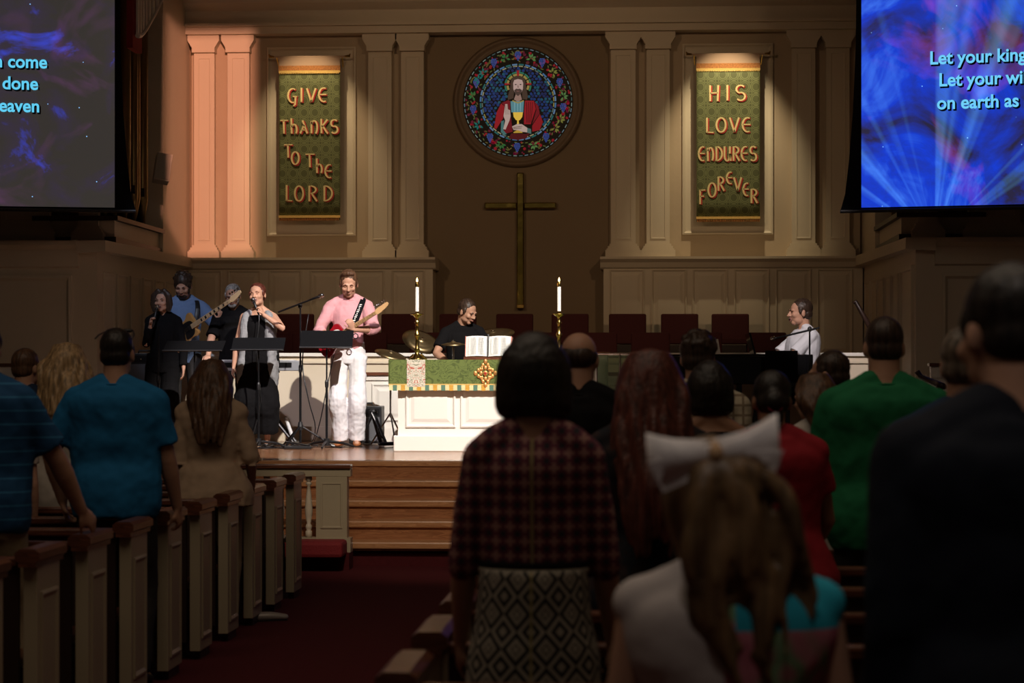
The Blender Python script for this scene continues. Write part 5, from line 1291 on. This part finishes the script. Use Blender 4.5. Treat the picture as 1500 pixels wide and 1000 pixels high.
def dress_top():
    m = mat('plum_weave', (.13, .03, .04), .9); nt = m.node_tree; u, z, x = cyl_coords(nt, .20)
    a = cell(nt, x, .040); b = cell(nt, z, .040)
    plus = math_node(nt, 'MAXIMUM', math_node(nt, 'MULTIPLY', math_node(nt, 'LESS_THAN', a, .10), math_node(nt, 'LESS_THAN', b, .36)), math_node(nt, 'MULTIPLY', math_node(nt, 'LESS_THAN', b, .10), math_node(nt, 'LESS_THAN', a, .36)))
    a2 = cell(nt, x, .040, .5); b2 = cell(nt, z, .040, .5)
    sq = math_node(nt, 'MULTIPLY', math_node(nt, 'LESS_THAN', a2, .2), math_node(nt, 'LESS_THAN', b2, .2))
    c = mixc(nt, plus, (.13, .025, .045), (.38, .20, .17)); c = mixc(nt, sq, c, (.025, .02, .028))
    zip_ = math_node(nt, 'LESS_THAN', math_node(nt, 'ABSOLUTE', x), .005); c = mixc(nt, zip_, c, (.30, .22, .10))
    nt.links.new(c, nt.nodes['Principled BSDF'].inputs['Base Color']); return m
def striped(name, base, line, size, w):
    m = cloth(name, base); nt = m.node_tree; tc = nt.nodes.new('ShaderNodeTexCoord'); sx = nt.nodes.new('ShaderNodeSeparateXYZ'); nt.links.new(tc.outputs['Object'], sx.inputs[0])
    s = math_node(nt, 'LESS_THAN', cell(nt, sx.outputs[2], size), w); nt.links.new(mixc(nt, s, base, line), nt.nodes['Principled BSDF'].inputs['Base Color']); return m
def plaid(name, base, line, size):
    m = cloth(name, base); nt = m.node_tree; tc = nt.nodes.new('ShaderNodeTexCoord'); sx = nt.nodes.new('ShaderNodeSeparateXYZ'); nt.links.new(tc.outputs['Object'], sx.inputs[0])
    s = math_node(nt, 'MAXIMUM', math_node(nt, 'LESS_THAN', cell(nt, sx.outputs[2], size), .12), math_node(nt, 'LESS_THAN', cell(nt, sx.outputs[0], size), .12)); nt.links.new(mixc(nt, s, base, line), nt.nodes['Principled BSDF'].inputs['Base Color']); return m
def patches(name, cols, sc):
    m = cloth(name, cols[0]); nt = m.node_tree; tc = nt.nodes.new('ShaderNodeTexCoord'); v = nt.nodes.new('ShaderNodeTexNoise'); v.inputs['Scale'].default_value = sc; v.inputs['Detail'].default_value = 1; v.inputs['Distortion'].default_value = .8
    nt.links.new(tc.outputs['Object'], v.inputs['Vector']); r = nt.nodes.new('ShaderNodeValToRGB'); r.color_ramp.interpolation = 'EASE'; e = r.color_ramp.elements
    e[0].color = (*cols[0], 1); e[0].position = .30; e[1].color = (*cols[1], 1); e[1].position = .75
    for i, c in enumerate(cols[2:]): k = e.new(.38 + .09 * i); k.color = (*c, 1)
    nt.links.new(v.outputs['Fac'], r.inputs[0]); nt.links.new(r.outputs[0], nt.nodes['Principled BSDF'].inputs['Base Color']); return m
black_c = mat('black_cloth', (.006, .0055, .006), .95, bump=.15, bscale=14, spec=.12); dark_tr = cloth('dark_trousers', (.03, .026, .024)); khaki = cloth('khaki_trousers', (.28, .21, .13)); navy = cloth('navy_cloth', (.012, .022, .05))

def girl_print():
    m = patches('patchwork_print', [(.42, .13, .16), (.34, .34, .12), (.40, .11, .15), (.44, .15, .18), (.16, .28, .14), (.40, .12, .16)], 7.0); nt = m.node_tree
    src = nt.nodes['Principled BSDF'].inputs['Base Color'].links[0].from_socket
    tc = nt.nodes.new('ShaderNodeTexCoord'); sx = nt.nodes.new('ShaderNodeSeparateXYZ'); nt.links.new(tc.outputs['Object'], sx.inputs[0])
    left = math_node(nt, 'MULTIPLY', math_node(nt, 'LESS_THAN', sx.outputs[0], -.02), math_node(nt, 'GREATER_THAN', sx.outputs[2], 1.03))
    c = mixc(nt, left, src, (.46, .41, .39))
    band = math_node(nt, 'MULTIPLY', math_node(nt, 'GREATER_THAN', sx.outputs[2], 1.17), math_node(nt, 'GREATER_THAN', sx.outputs[0], -.0))
    c = mixc(nt, band, c, (.02, .30, .40)); nt.links.new(c, nt.nodes['Principled BSDF'].inputs['Base Color']); return m
# ================================================================ THE BAND
# guitarist
gy = 23.9
r, Mx, J = person('young man in pink shirt and white trousers playing a red electric guitar', 511, gy, STG, 1.86, PI, 'm', .86, -.0, 'fair', (.12, .36, 0), ('quiff', 'brown'), face='closed_',
    top=dict(mat=cloth('pink_oxford', (.62, .30, .32)), sleeve=1.35, sleeve_loose=1.35, hem=.565, loose=.022, collar=True, disp=.03), bottom=dict(mat=cloth('white_trousers', (.72, .69, .70), var=.03), loose=.024, wide=1.12, disp=.03),
    armR=((.12, .27, 1.16), (.9, -.5, -.2), (-.8, .4, -.35)), armL=((-.10, .35, 1.24), (-1, -.3, -.6), (.35, .5, .75)), hand_curl=(1.1, .6), handn=((.3, -1, 0), (-.2, -1, 0)), shoes=cloth('tan_leather', (.26, .09, .03), .5), detail=True, stance=.085, headk=1.12)
def Wd(Mx, p): return Mx @ Vector(p)
guitar('electric_guitar', 'red electric guitar with maple neck and white pickguard held by the young man', Wd(Mx, (.14, .26, 1.13)), Wd(Mx, (-.36, .42, 1.42)), (0, -1, .12), mat('red_lacquer', (.28, .008, .015), .15), mat('maple_neck', (.62, .38, .18), .35), False, .86)
m = MB(); m.tube([(-.10, .20, 1.30), (-.16, .10, 1.50), (-.17, -.02, 1.575), (-.12, -.14, 1.45), (.05, -.17, 1.2), (.22, .02, 1.02)], [(.018, .004)] * 6, 8, side=(.6, 0, .5), smooth=True)
m.tube([(.0, .255, 1.14), (-.07, .20, 1.30), (-.125, .13, 1.46), (-.155, .04, 1.56)], [(.026, .004)] * 4, 8, side=(.9, .2, .35), smooth=True)
s_ = m.build('guitar_strap', M['screen_black'], r)
m = MB()
for i in range(12):
    q_ = Vector((-.07, .224, 1.30)).lerp(Vector((-.128, .152, 1.46)), i / 8.5); u_ = .012 if i % 3 else .006
    m.box(q_.x - u_, q_.x + u_, q_.y - .002, q_.y + .004, q_.z - .005, q_.z + .005)
m.build('strap_print', M['paper'], s_, kind='stuff')
m = MB(); m.tube([Vector((-.115, .33, 1.17)) + Vector((.026 * math.cos(a), 0, .026 * math.sin(a))) for a in [i * PI / 6 for i in range(13)]], (.006), 6); m.build('wristwatch', M['black'], r)

# singer
vest = plaid('grey_heather', (.20, .20, .205), (.30, .30, .31), .012)
r, Mx, J = person('woman in long grey vest singing into a hand held microphone', 379, 23.9, STG, 1.72, PI - .05, 'f', 1.12, 0, 'fair', (-.12, -.10, .10), ('short', 'auburn'), face='closed',
    top=dict(name='tank_top', mat=black_c, sleeve=0, hem=.44, neck=.795, loose=.010), bottom=dict(mat=black_c, loose=.04, wide=1.7, len=.80, disp=.03),
    armL=((-.10, .22, 1.40), (-1, -.1, -.7), (.35, .1, .9)), armR=((.26, .06, .84), (1, -.4, 0), (.1, .2, -1)), hand_curl=(1.3, .5), handn=((.9, -.2, .1), None), detail=True, stance=.10, headk=1.12)
m = MB(); T = J['T']; H = 1.72
for s in (-1, 1):
    m.tube([T(s * .05, -.01, .838), T(s * .068, .012, .80), T(s * .078, .016, .70), T(s * .084, .018, .58), T(s * .098, .03, .46), T(s * .105, .03, .40), T(s * .112, .03, .335)], [(.03, .03), (.055, .085), (.062, .120), (.062, .112), (.058, .105), (.045, .07), (.006, .010)], 14, side=(1, 0, 0), smooth=True)
m.tube([T(0, -.045, z) for z in (.83, .78, .68, .58, .5, .44)], [(.09, .03), (.14, .055), (.13, .05), (.14, .055), (.17, .06), (.17, .06)], 16, side=(1, 0, 0), smooth=True)
m.build('vest', vest, r, voxel=.0075, sm=3, disp=.03, dscale=.08)
m = MB(); nbp = J['nb']; m.tube([nbp + Vector((.055 * math.sin(t) , .045 + .06 * abs(math.cos(t / 2)), -.01 - .17 * (1 + math.cos(t)) )) for t in [i * PI / 8 for i in range(17)]], .0025, 5); o = m.build('necklace', M['chrome'], r)
MB().ell((0, .135, T(0, 0, .845).z - .37), (.013, .005, .016)).build('pendant', M['chrome'], o)
m = MB(); el, wr, hd = J['arms'][-1]; hp_ = wr + hd * .07
mw = Wd(Mx, hp_ + Vector((.015, .02, -.075))); mh = Wd(Mx, (J['HM'] @ Vector((-.005, .150, -.062))))
mc = thing('microphone', 'black microphone held to the mouth of the woman in the grey vest', 'microphone'); mic_mesh(mc, mw, mh, .013)
MB().tube([mw, mw + Vector((0, -.02, -.12)), mw + Vector((-.03, -.02, -.45)), mw + Vector((.02, 0, -.9)), Vector((mw.x - .1, mw.y, STG + .01))], .004, 6, smooth=True).build('cable', M['black'], mc)
cl_, _, kt = None, None, J['legs'][-1]
MB().ell(kt[1].lerp(kt[2], .75) + Vector((-.05, .03, 0)), (.035, .03, .05)).build('trouser_knot', black_c, r, smooth=True)

# woman in black
r, Mx, J = person('woman in black long sleeved top with brown bob singing at the microphone stand', 239, 24.4, STG, 1.67, PI - .12, 'f', 1.0, 0, 'fair', (-.05, -.02, 0), ('bobf', 'dark'), face='sing',
    top=dict(name='blouse', mat=black_c, sleeve=1.85, hem=.47, loose=.020, flare=.1), bottom=dict(mat=black_c, waist=.60, loose=.03, wide=1.4),
    armR=((.055, .25, 1.30), (.35, -.3, -1), (-.2, .2, .9)), armL=((-.25, .05, .83), (-.5, -1, 0), (0, .1, -1)), hand_curl=(.5, 1.3), handn=(None, (-1, .2, 0)), detail=True, headk=1.1)
mc = thing('microphone', 'microphone held to the mouth of the woman in black', 'microphone')
el, wr, hd = J['arms'][1]; mic_mesh(mc, Wd(Mx, wr + hd * .06 + Vector((-.02, .02, -.08))), Wd(Mx, J['HM'] @ Vector((0, .145, -.06))), .013)
mat_v = MB(); mat_v.add([(-.035, .108, 1.40), (.035, .108, 1.40), (0, .132, 1.24)], [(0, 1, 2)]); 

# bass player
r, Mx, J = person('bearded man in blue shirt playing a bass guitar behind the woman in black', 270, 25.05, STG, 1.90, PI + .25, 'm', .92, .02, 'fair', (-.28, .42, 0), ('curly', 'dark', .2, 'beard'),
    top=dict(mat=cloth('blue_chambray', (.16, .24, .42)), sleeve=1.75, hem=.47, loose=.02, collar=True, disp=.03), bottom=dict(mat=dark_tr),
    armR=((.14, .26, 1.08), (.9, -.6, -.2), (-.7, .4, -.5)), armL=((-.38, .38, 1.36), (-.6, -.3, -1), (.0, .3, 1)), hand_curl=(1.2, .6), handn=((.6, -.8, 0), (-.2, -1, 0)), detail=True, headk=1.08)
hp_ = Vector((W(274, 24.72), 24.72, Z(484, 274, 24.72))); tp_ = Vector((W(357, 24.25), 24.2, Z(429, 357, 24.25)))
guitar('bass_guitar', 'natural wood bass guitar with maple neck and black block inlays', hp_, tp_, (0, -1, .1), mat('natural_ash', (.50, .27, .09), .3), mat('maple_neck_pale', (.70, .50, .28), .35), True, .90)
m = MB(); m.tube([(-.12, .17, 1.35), (-.14, .14, 1.5), (-.13, .02, 1.60), (-.05, -.12, 1.5)], [(.025, .005)] * 4, 8, side=(1, 0, 0), smooth=True); m.build('guitar_strap', M['black'], r)

# keyboard player
r, Mx, J = person('grey bearded man in black behind the bass neck, playing the silver keyboard', 345, 24.85, STG, 1.76, PI - .1, 'm', 1.05, .12, 'fair', (.1, .25, 0), ('short', 'grey', 0, 'beard'),
    top=dict(mat=black_c, sleeve=.9, hem=.47, loose=.02), bottom=dict(mat=dark_tr), armR=((.20, .42, .93), (1, -.5, -.3), (-.2, 1, -.15)), armL=((-.20, .42, .93), (-1, -.5, -.3), (.2, 1, -.15)), handn=((0, 0, -1), (0, 0, -1)), hand_curl=(.7, .7), detail=True, headk=1.08)
m = MB(); m.M = J['HM']
for s in (-1, 1): m.tube([Vector((s * .031, .100, .004)) + Vector((.020 * math.cos(a), 0, .015 * math.sin(a))) for a in [i * PI / 6 for i in range(13)]], .0022, 5)
m.tube([(-.012, .101, .006), (.012, .101, .006)], .0022, 5); m.build('eyeglasses', M['black'], r)

# drummer and pianist, seated
st1 = thing('drum_stool', 'round black drum stool under the drummer', 'stool', (W(683, 24.85), 24.9, STG))
MB().lathe([(.16, .48), (.17, .51), (.17, .56), (.14, .58)], seg=24).build('seat', M['black'], st1, smooth=False)
MB().lathe([(.03, .1), (.03, .52)]).build('pole', M['chrome'], st1)
for k in range(3): a = k * 2.09; MB().tube([(0, 0, .25), (.22 * math.cos(a), .22 * math.sin(a), .01)], .012, 8).build('leg', M['chrome'], st1)
r, Mx, J = person('seated drummer with short dark hair looking down behind the altar', 676, 24.9, STG, 1.80, PI + .30, 'm', .98, .16, 'mid', (.62, .38, 0), ('short', 'dark'),
    top=dict(mat=black_c, sleeve=.75, hem=.50, loose=.014), bottom=dict(mat=dark_tr, waist=.56), seat=(0, -.02, .73), feet=((-.22, .50, .08), (.22, .50, .08)),
    armR=((.22, .40, .88), (1, -.5, -.3), None), armL=((-.20, .40, .90), (-1, -.5, -.3), None), handn=((0, 0, -1), (0, 0, -1)), hand_curl=(1.0, 1.0), detail=True, headk=1.1)
bn = thing('piano_bench', 'black piano bench under the pianist', 'bench', (W(1172, 24.8), 24.85, STG))
MB().box(-.18, .18, -.38, .38, .44, .50).build('seat', M['black'], bn, bev=.02)
for x in (-.15, .15):
    for y in (-.34, .34): MB().box(x - .02, x + .02, y - .02, y + .02, 0, .46).build('leg', M['black'], bn)
r, Mx, J = person('pianist in white polo shirt singing at the boom microphone', 1174, 24.8, STG, 1.86, PI / 2 + .35, 'm', 1.25, .06, 'fair', (-.1, .0, 0), ('short', 'dark'), face='sing',
    top=dict(mat=cloth('white_polo', (.66, .66, .70), var=.03), sleeve=.85, sleeve_loose=1.25, hem=.49, loose=.018, collar=True, disp=.025), bottom=dict(mat=dark_tr, waist=.56), seat=(0, -.05, .66), feet=((-.14, .55, .08), (.14, .50, .08)),
    armR=((.18, .42, .80), (1, -.6, -.3), None), armL=((-.18, .42, .80), (-1, -.5, -.5), None), handn=((0, 0, -1), (0, 0, -1)), detail=True, headk=1.18)

# ================================================================ THE CONGREGATION
def back(label, px, Y, ztop, *a, **k):
    """standing person seen from behind, head top at height ztop"""
    k.setdefault('face', False)
    return person(label, px, Y, 0, ztop / 1.005, *a, **k)
tee = dict
# --- left side
r, Mx, J = back('broad man in blue polo shirt with sunglasses pushed up on his dark hair', 170, 11.65, 1.87, 0, 'm', 1.16, 0, 'mid', (0, .05, 0), ('short', 'black'),
    top=tee(mat=cloth('blue_polo', (.012, .13, .30)), sleeve=.75, sleeve_loose=1.3, hem=.475, loose=.025, straight=.8, collar=True, disp=.03), bottom=tee(mat=dark_tr),
    armL=((-.31, .10, .96), (-.9, -.6, .1), None), armR=((.30, .14, .90), (.4, -1, 0), None), hand_curl=(.9, .9), sw_k=1.08, headk=1.03)
m = MB(); m.M = J['HM']
for s in (-1, 1): m.ell((s * .036, .045, .122), (.032, .022, .010)); m.tube([(s * .068, .04, .118), (s * .088, -.03, .095), (s * .090, -.085, .075)], .004, 6)
m.tube([(-.012, .05, .126), (.012, .05, .126)], .005, 6); sg = m.build('sunglasses', M['black'], r, smooth=True)
back('woman with long wavy brown hair in a sheer tan blouse', 310, 14.23, 1.72, .05, 'f', 1.12, 0, 'mid', (.05, .05, 0), ('long', 'brown', .48),
    top=tee(name='blouse', mat=cloth('tan_blouse', (.44, .31, .21)), sleeve=1.05, sleeve_loose=2.5, hem=.46, loose=.035, flare=.25, disp=.03), bottom=tee(mat=khaki), armR=((.24, .16, .90), (.5, -1, 0), None), headk=1.03)
back('tall man in navy striped polo reaching down to the nearest pew cap', -32, 9.93, 1.90, -.1, 'm', 1.2, 0, 'mid', (-.1, .1, 0), ('short', 'dark'),
    top=tee(mat=striped('striped_polo', (.012, .06, .15), (.03, .14, .28), .06, .07), sleeve=.8, sleeve_loose=1.3, hem=.49, loose=.025, straight=.8), bottom=tee(mat=khaki),
    armR=((.42, .30, .93), (1, -.6, 0), (.3, .6, -.6)), hand_curl=(.5, .4), sw_k=1.05)
back('blonde woman in white blouse in front of the man in blue polo', 97, 13.37, 1.79, .1, 'f', 1.0, 0, 'fair', (.0, .05, 0), ('long', 'blonde', .36),
    top=tee(name='blouse', mat=cloth('white_blouse', (.50, .44, .38)), sleeve=1.6, sleeve_loose=1.5, hem=.46, loose=.03), bottom=tee(mat=dark_tr), headk=1.12)
back('dark haired boy in navy shirt near the low white wall', 37, 14.23, 1.80, -.15, 'm', .95, 0, 'mid', (-.35, .0, 0), ('short', 'brown'), top=tee(mat=navy, sleeve=.7, hem=.47, loose=.02), bottom=tee(mat=dark_tr), headk=1.0)
back('blonde girl at the edge of the pews beside the striped polo', 2, 12.51, 1.60, .2, 'f', .9, 0, 'fair', (.2, .0, 0), ('long', 'dkblonde', .3), top=tee(mat=cloth('pale_top', (.4, .34, .3)), sleeve=.6, hem=.47, loose=.02), bottom=tee(mat=dark_tr))
# --- right side
r, Mx, J = back('woman with dark bob in plum woven dress with black and cream diamond skirt', 782, 6.21, 1.755, 0, 'f', .98, 0, 'mid', (-.06, .12, 0), ('bob', 'black'),
    top=tee(name='dress_bodice', mat=dress_top(), sleeve=1.15, sleeve_loose=1.15, hem=.605, neck=.835, loose=.012, disp=.006), bottom=tee(name='dress_skirt', kind='skirt', mat=dress_skirt(), waist=.63, hem=.24, flare=.20, loose=.012, disp=.01, k=.90),
    armL=((-.215, .14, .88), (-.25, -1, 0), None), armR=((.215, .14, .88), (.25, -1, 0), None), headk=.98, sw_k=.90)
T = J['T']; H = 1.746
for z, c in ((.637, 'b'), (.628, 'w'), (.618, 'b'), (.609, 'w')):
    MB().tube([T(0, 0, z - .005), T(0, 0, z + .005)], [(.088 * H, .068 * H)] * 2, 32, side=(1, 0, 0)).build('waist_band', black_c if c == 'b' else cloth('cream_piping', (.32, .28, .22)), r, smooth=True)
# girl with the bow
r, Mx, J = back('girl with big white hair bow and colourful sleeveless patchwork dress', 1068, 4.22, 1.51, .06, 'f', 1.18, 0, 'mid', (.1, .05, -.24), ('pony', 'dkblonde', .42),
    top=tee(name='sleeveless_dress', mat=girl_print(), sleeve=0, hem=.40, neck=.845, loose=.014, disp=.012),
    armL=((-.24, .06, .72), (-.5, -1, 0), None), armR=((.25, .06, .72), (.5, -1, 0), None), headk=1.10, sw_k=1.22)
HM = J['HM']; bow = bpy.data.objects.new('hair_bow', None); COL.objects.link(bow); bow.parent = r
bc = HM @ Vector((.003, -.105, .098)); bow.location = bc; bow.rotation_euler = (.1, -.08, .05)
bm_ = cloth('white_grosgrain', (.86, .82, .82), .7, var=.03)
for s in (-1, 1):
    m = MB(); n = 10; rws = []
    for i in range(n + 1):
        t = i / n; x = s * .118 * math.sin(t * PI) ** .55 if t not in (0, 1) else 0; y = -.034 * math.cos(t * PI); hh = .018 + .032 * math.sin(t * PI) ** 1.1
        rws.append((x + s * .004, y, hh, (.010 if s > 0 else -.006) * math.sin(t * PI)))
    vs = []; fs = []
    for (x, y, hh, lift) in rws: vs += [(x, y, -hh + lift), (x, y - .006 * math.sin(x * 60), lift), (x, y, hh + lift)]
    for i in range(n):
        for j in range(2): fs.append((i * 3 + j, i * 3 + j + 1, i * 3 + j + 4, i * 3 + j + 3))
    o = m.add(vs, fs).build('bow_loop', bm_, bow, smooth=True); q = o.modifiers.new('t', 'SOLIDIFY'); q.thickness = .004
    m = MB(); m.add([(0, -.02, .0), (s * .05, -.03, -.045), (s * .10, -.02, -.065), (s * .125, -.025, -.005), (s * .06, -.03, .0), (0, -.02, .02)], [(0, 1, 2, 3, 4, 5)]); o = m.build('bow_tail', bm_, bow); q = o.modifiers.new('t', 'SOLIDIFY'); q.thickness = .004
MB().ell((0, -.02, .0), (.016, .03, .022)).build('bow_knot', mat('tan_knot', (.45, .28, .15), .8), bow, smooth=True)
# man in green
back('broad man in green t-shirt standing in the pews', 1296, 9.65, 1.885, 0, 'm', 1.20, 0, 'mid', (0, .08, 0), ('crop', 'dark'),
    top=tee(mat=cloth('green_tee', (.012, .14, .055)), sleeve=.85, sleeve_loose=1.35, hem=.475, loose=.025, straight=1., collar=True, disp=.03), bottom=tee(mat=dark_tr), armL=((-.29, .20, .95), (-.5, -1, 0), None), armR=((.27, .22, .95), (.5, -1, 0), None), sw_k=1.10)
r, Mx, J = back('woman in red short sleeved dress with dark bun and pink hair tie', 1132, 8.79, 1.655, -.05, 'f', 1.22, 0, 'tan', (.1, .2, 0), ('bun', 'black'),
    top=tee(name='dress', mat=cloth('red_dress', (.30, .016, .025)), sleeve=.55, sleeve_loose=1.4, hem=.36, loose=.02, straight=.5, flare=.25), armR=((.12, .22, .88), (1, -.5, 0), (-.5, .6, -.3)), sw_k=1.08)
m = MB(); m.M = J['HM']; m.tube([Vector((0, -.098 + .0, -.045)) + Vector((.026 * math.cos(a), -.03, .016 * math.sin(a))) for a in [i * PI / 6 for i in range(13)]], .007, 6); m.build('hair_tie', mat('pink_hair_tie', (.35, .04, .09), .8), r, smooth=True)
el, wr, hd = J['arms'][1]; m = MB(); sd_ = (wr - el).normalized(); u_ = sd_.orthogonal().normalized(); v_ = sd_.cross(u_)
m.tube([wr - sd_ * .02 + u_ * .033 * math.cos(a) + v_ * .033 * math.sin(a) for a in [i * PI / 6 for i in range(13)]], .004, 6); m.build('bracelet', M['brass'], r)
back('woman with very long dark auburn hair and black top', 952, 7.93, 1.71, 0, 'f', 1.15, 0, 'mid', (.05, .05, 0), ('long', 'auburn', .62), top=tee(mat=patches('dark_print', [(.02, .012, .012), (.035, .02, .02), (.012, .014, .02)], 14), sleeve=1.2, hem=.40, loose=.03, flare=.2), bottom=tee(mat=dark_tr), headk=1.05)
back('balding man in black suit jacket beyond the woman with the dark bob', 847, 9.65, 1.83, .05, 'm', 1.1, 0, 'mid', (-.25, .05, 0), ('bald', 'dark'), top=tee(name='jacket', mat=black_c, sleeve=1.9, hem=.45, loose=.035, collar=True), bottom=tee(mat=dark_tr), headk=1.0)
back('dark haired woman in black scoop neck top between the auburn hair and the red dress', 1040, 9.65, 1.695, 0, 'f', 1.05, 0, 'tan', (0, -.03, 0), ('bob', 'black'), top=tee(mat=black_c, sleeve=.5, hem=.46, neck=.82, loose=.015), bottom=tee(mat=dark_tr), headk=.98)
back('man in tan plaid shirt beyond the dark haired woman', 1022, 11.37, 1.845, 0, 'm', 1.1, 0, 'mid', (0, .05, 0), ('curly', 'dark'), top=tee(mat=plaid('tan_plaid', (.42, .36, .26), (.20, .15, .10), .05), sleeve=.8, hem=.46, loose=.02), bottom=tee(mat=dark_tr), sw_k=1.05)
r, Mx, J = back('dark haired boy wearing glasses, turned toward the piano', 1221, 11.37, 1.755, .9, 'm', .92, 0, 'mid', (.25, .05, 0), ('short', 'dark'), top=tee(mat=black_c, sleeve=.7, hem=.47, loose=.02), bottom=tee(mat=dark_tr), face=True)
m = MB(); m.M = J['HM']
for s in (-1, 1): m.tube([Vector((s * .031, .102, .004)) + Vector((.021 * math.cos(a), 0, .015 * math.sin(a))) for a in [i * PI / 6 for i in range(13)]], .003, 5); m.tube([(s * .055, .1, .008), (s * .082, .0, .006)], .003, 5)
m.build('eyeglasses', M['black'], r)
back('brown haired woman in white top beside the red dress', 1196, 10.51, 1.64, .35, 'f', .95, 0, 'mid', (.3, .1, 0), ('long', 'brown', .26), top=tee(mat=cloth('white_top', (.52, .47, .42)), sleeve=.7, hem=.46, loose=.02), bottom=tee(mat=khaki))
back('man with greying brown hair in navy shirt behind the green t-shirt', 1416, 7.07, 1.79, -.1, 'm', 1.1, 0, 'mid', (-.2, .05, 0), ('short', 'greybrown'), top=tee(mat=cloth('navy_polo', (.010, .028, .065)), sleeve=.8, hem=.47, loose=.025, straight=.8, collar=True), bottom=tee(mat=dark_tr))
back('large man in near black navy shirt filling the right edge', 1487, 4.25, 1.85, .1, 'm', 1.15, 0, 'mid', (.35, .1, 0), ('short', 'black'), top=tee(mat=cloth('midnight_shirt', (.004, .006, .012)), sleeve=1.9, hem=.46, loose=.03, straight=.8, collar=True), bottom=tee(mat=dark_tr), sw_k=1.04)
# silver flat shoe of someone standing at the pew end
sh_ = thing('shoe', 'pale silver flat shoe poking into the aisle beside a left pew', 'shoe', (W(396, 14.75), 14.75, 0), rz=-1.1)
m = MB(); m.tube([(0, -.10, .03), (0, .0, .03), (.01, .10, .022)], [(.03, .03), (.036, .03), (.028, .02)], 12, side=(1, 0, 0), rounded=True, smooth=True); m.build('upper', mat('silver_leather', (.42, .38, .34), .35, .3), sh_, smooth=True)
MB().box(-.03, .03, -.11, .11, 0, .008).build('sole', M['black'], sh_)
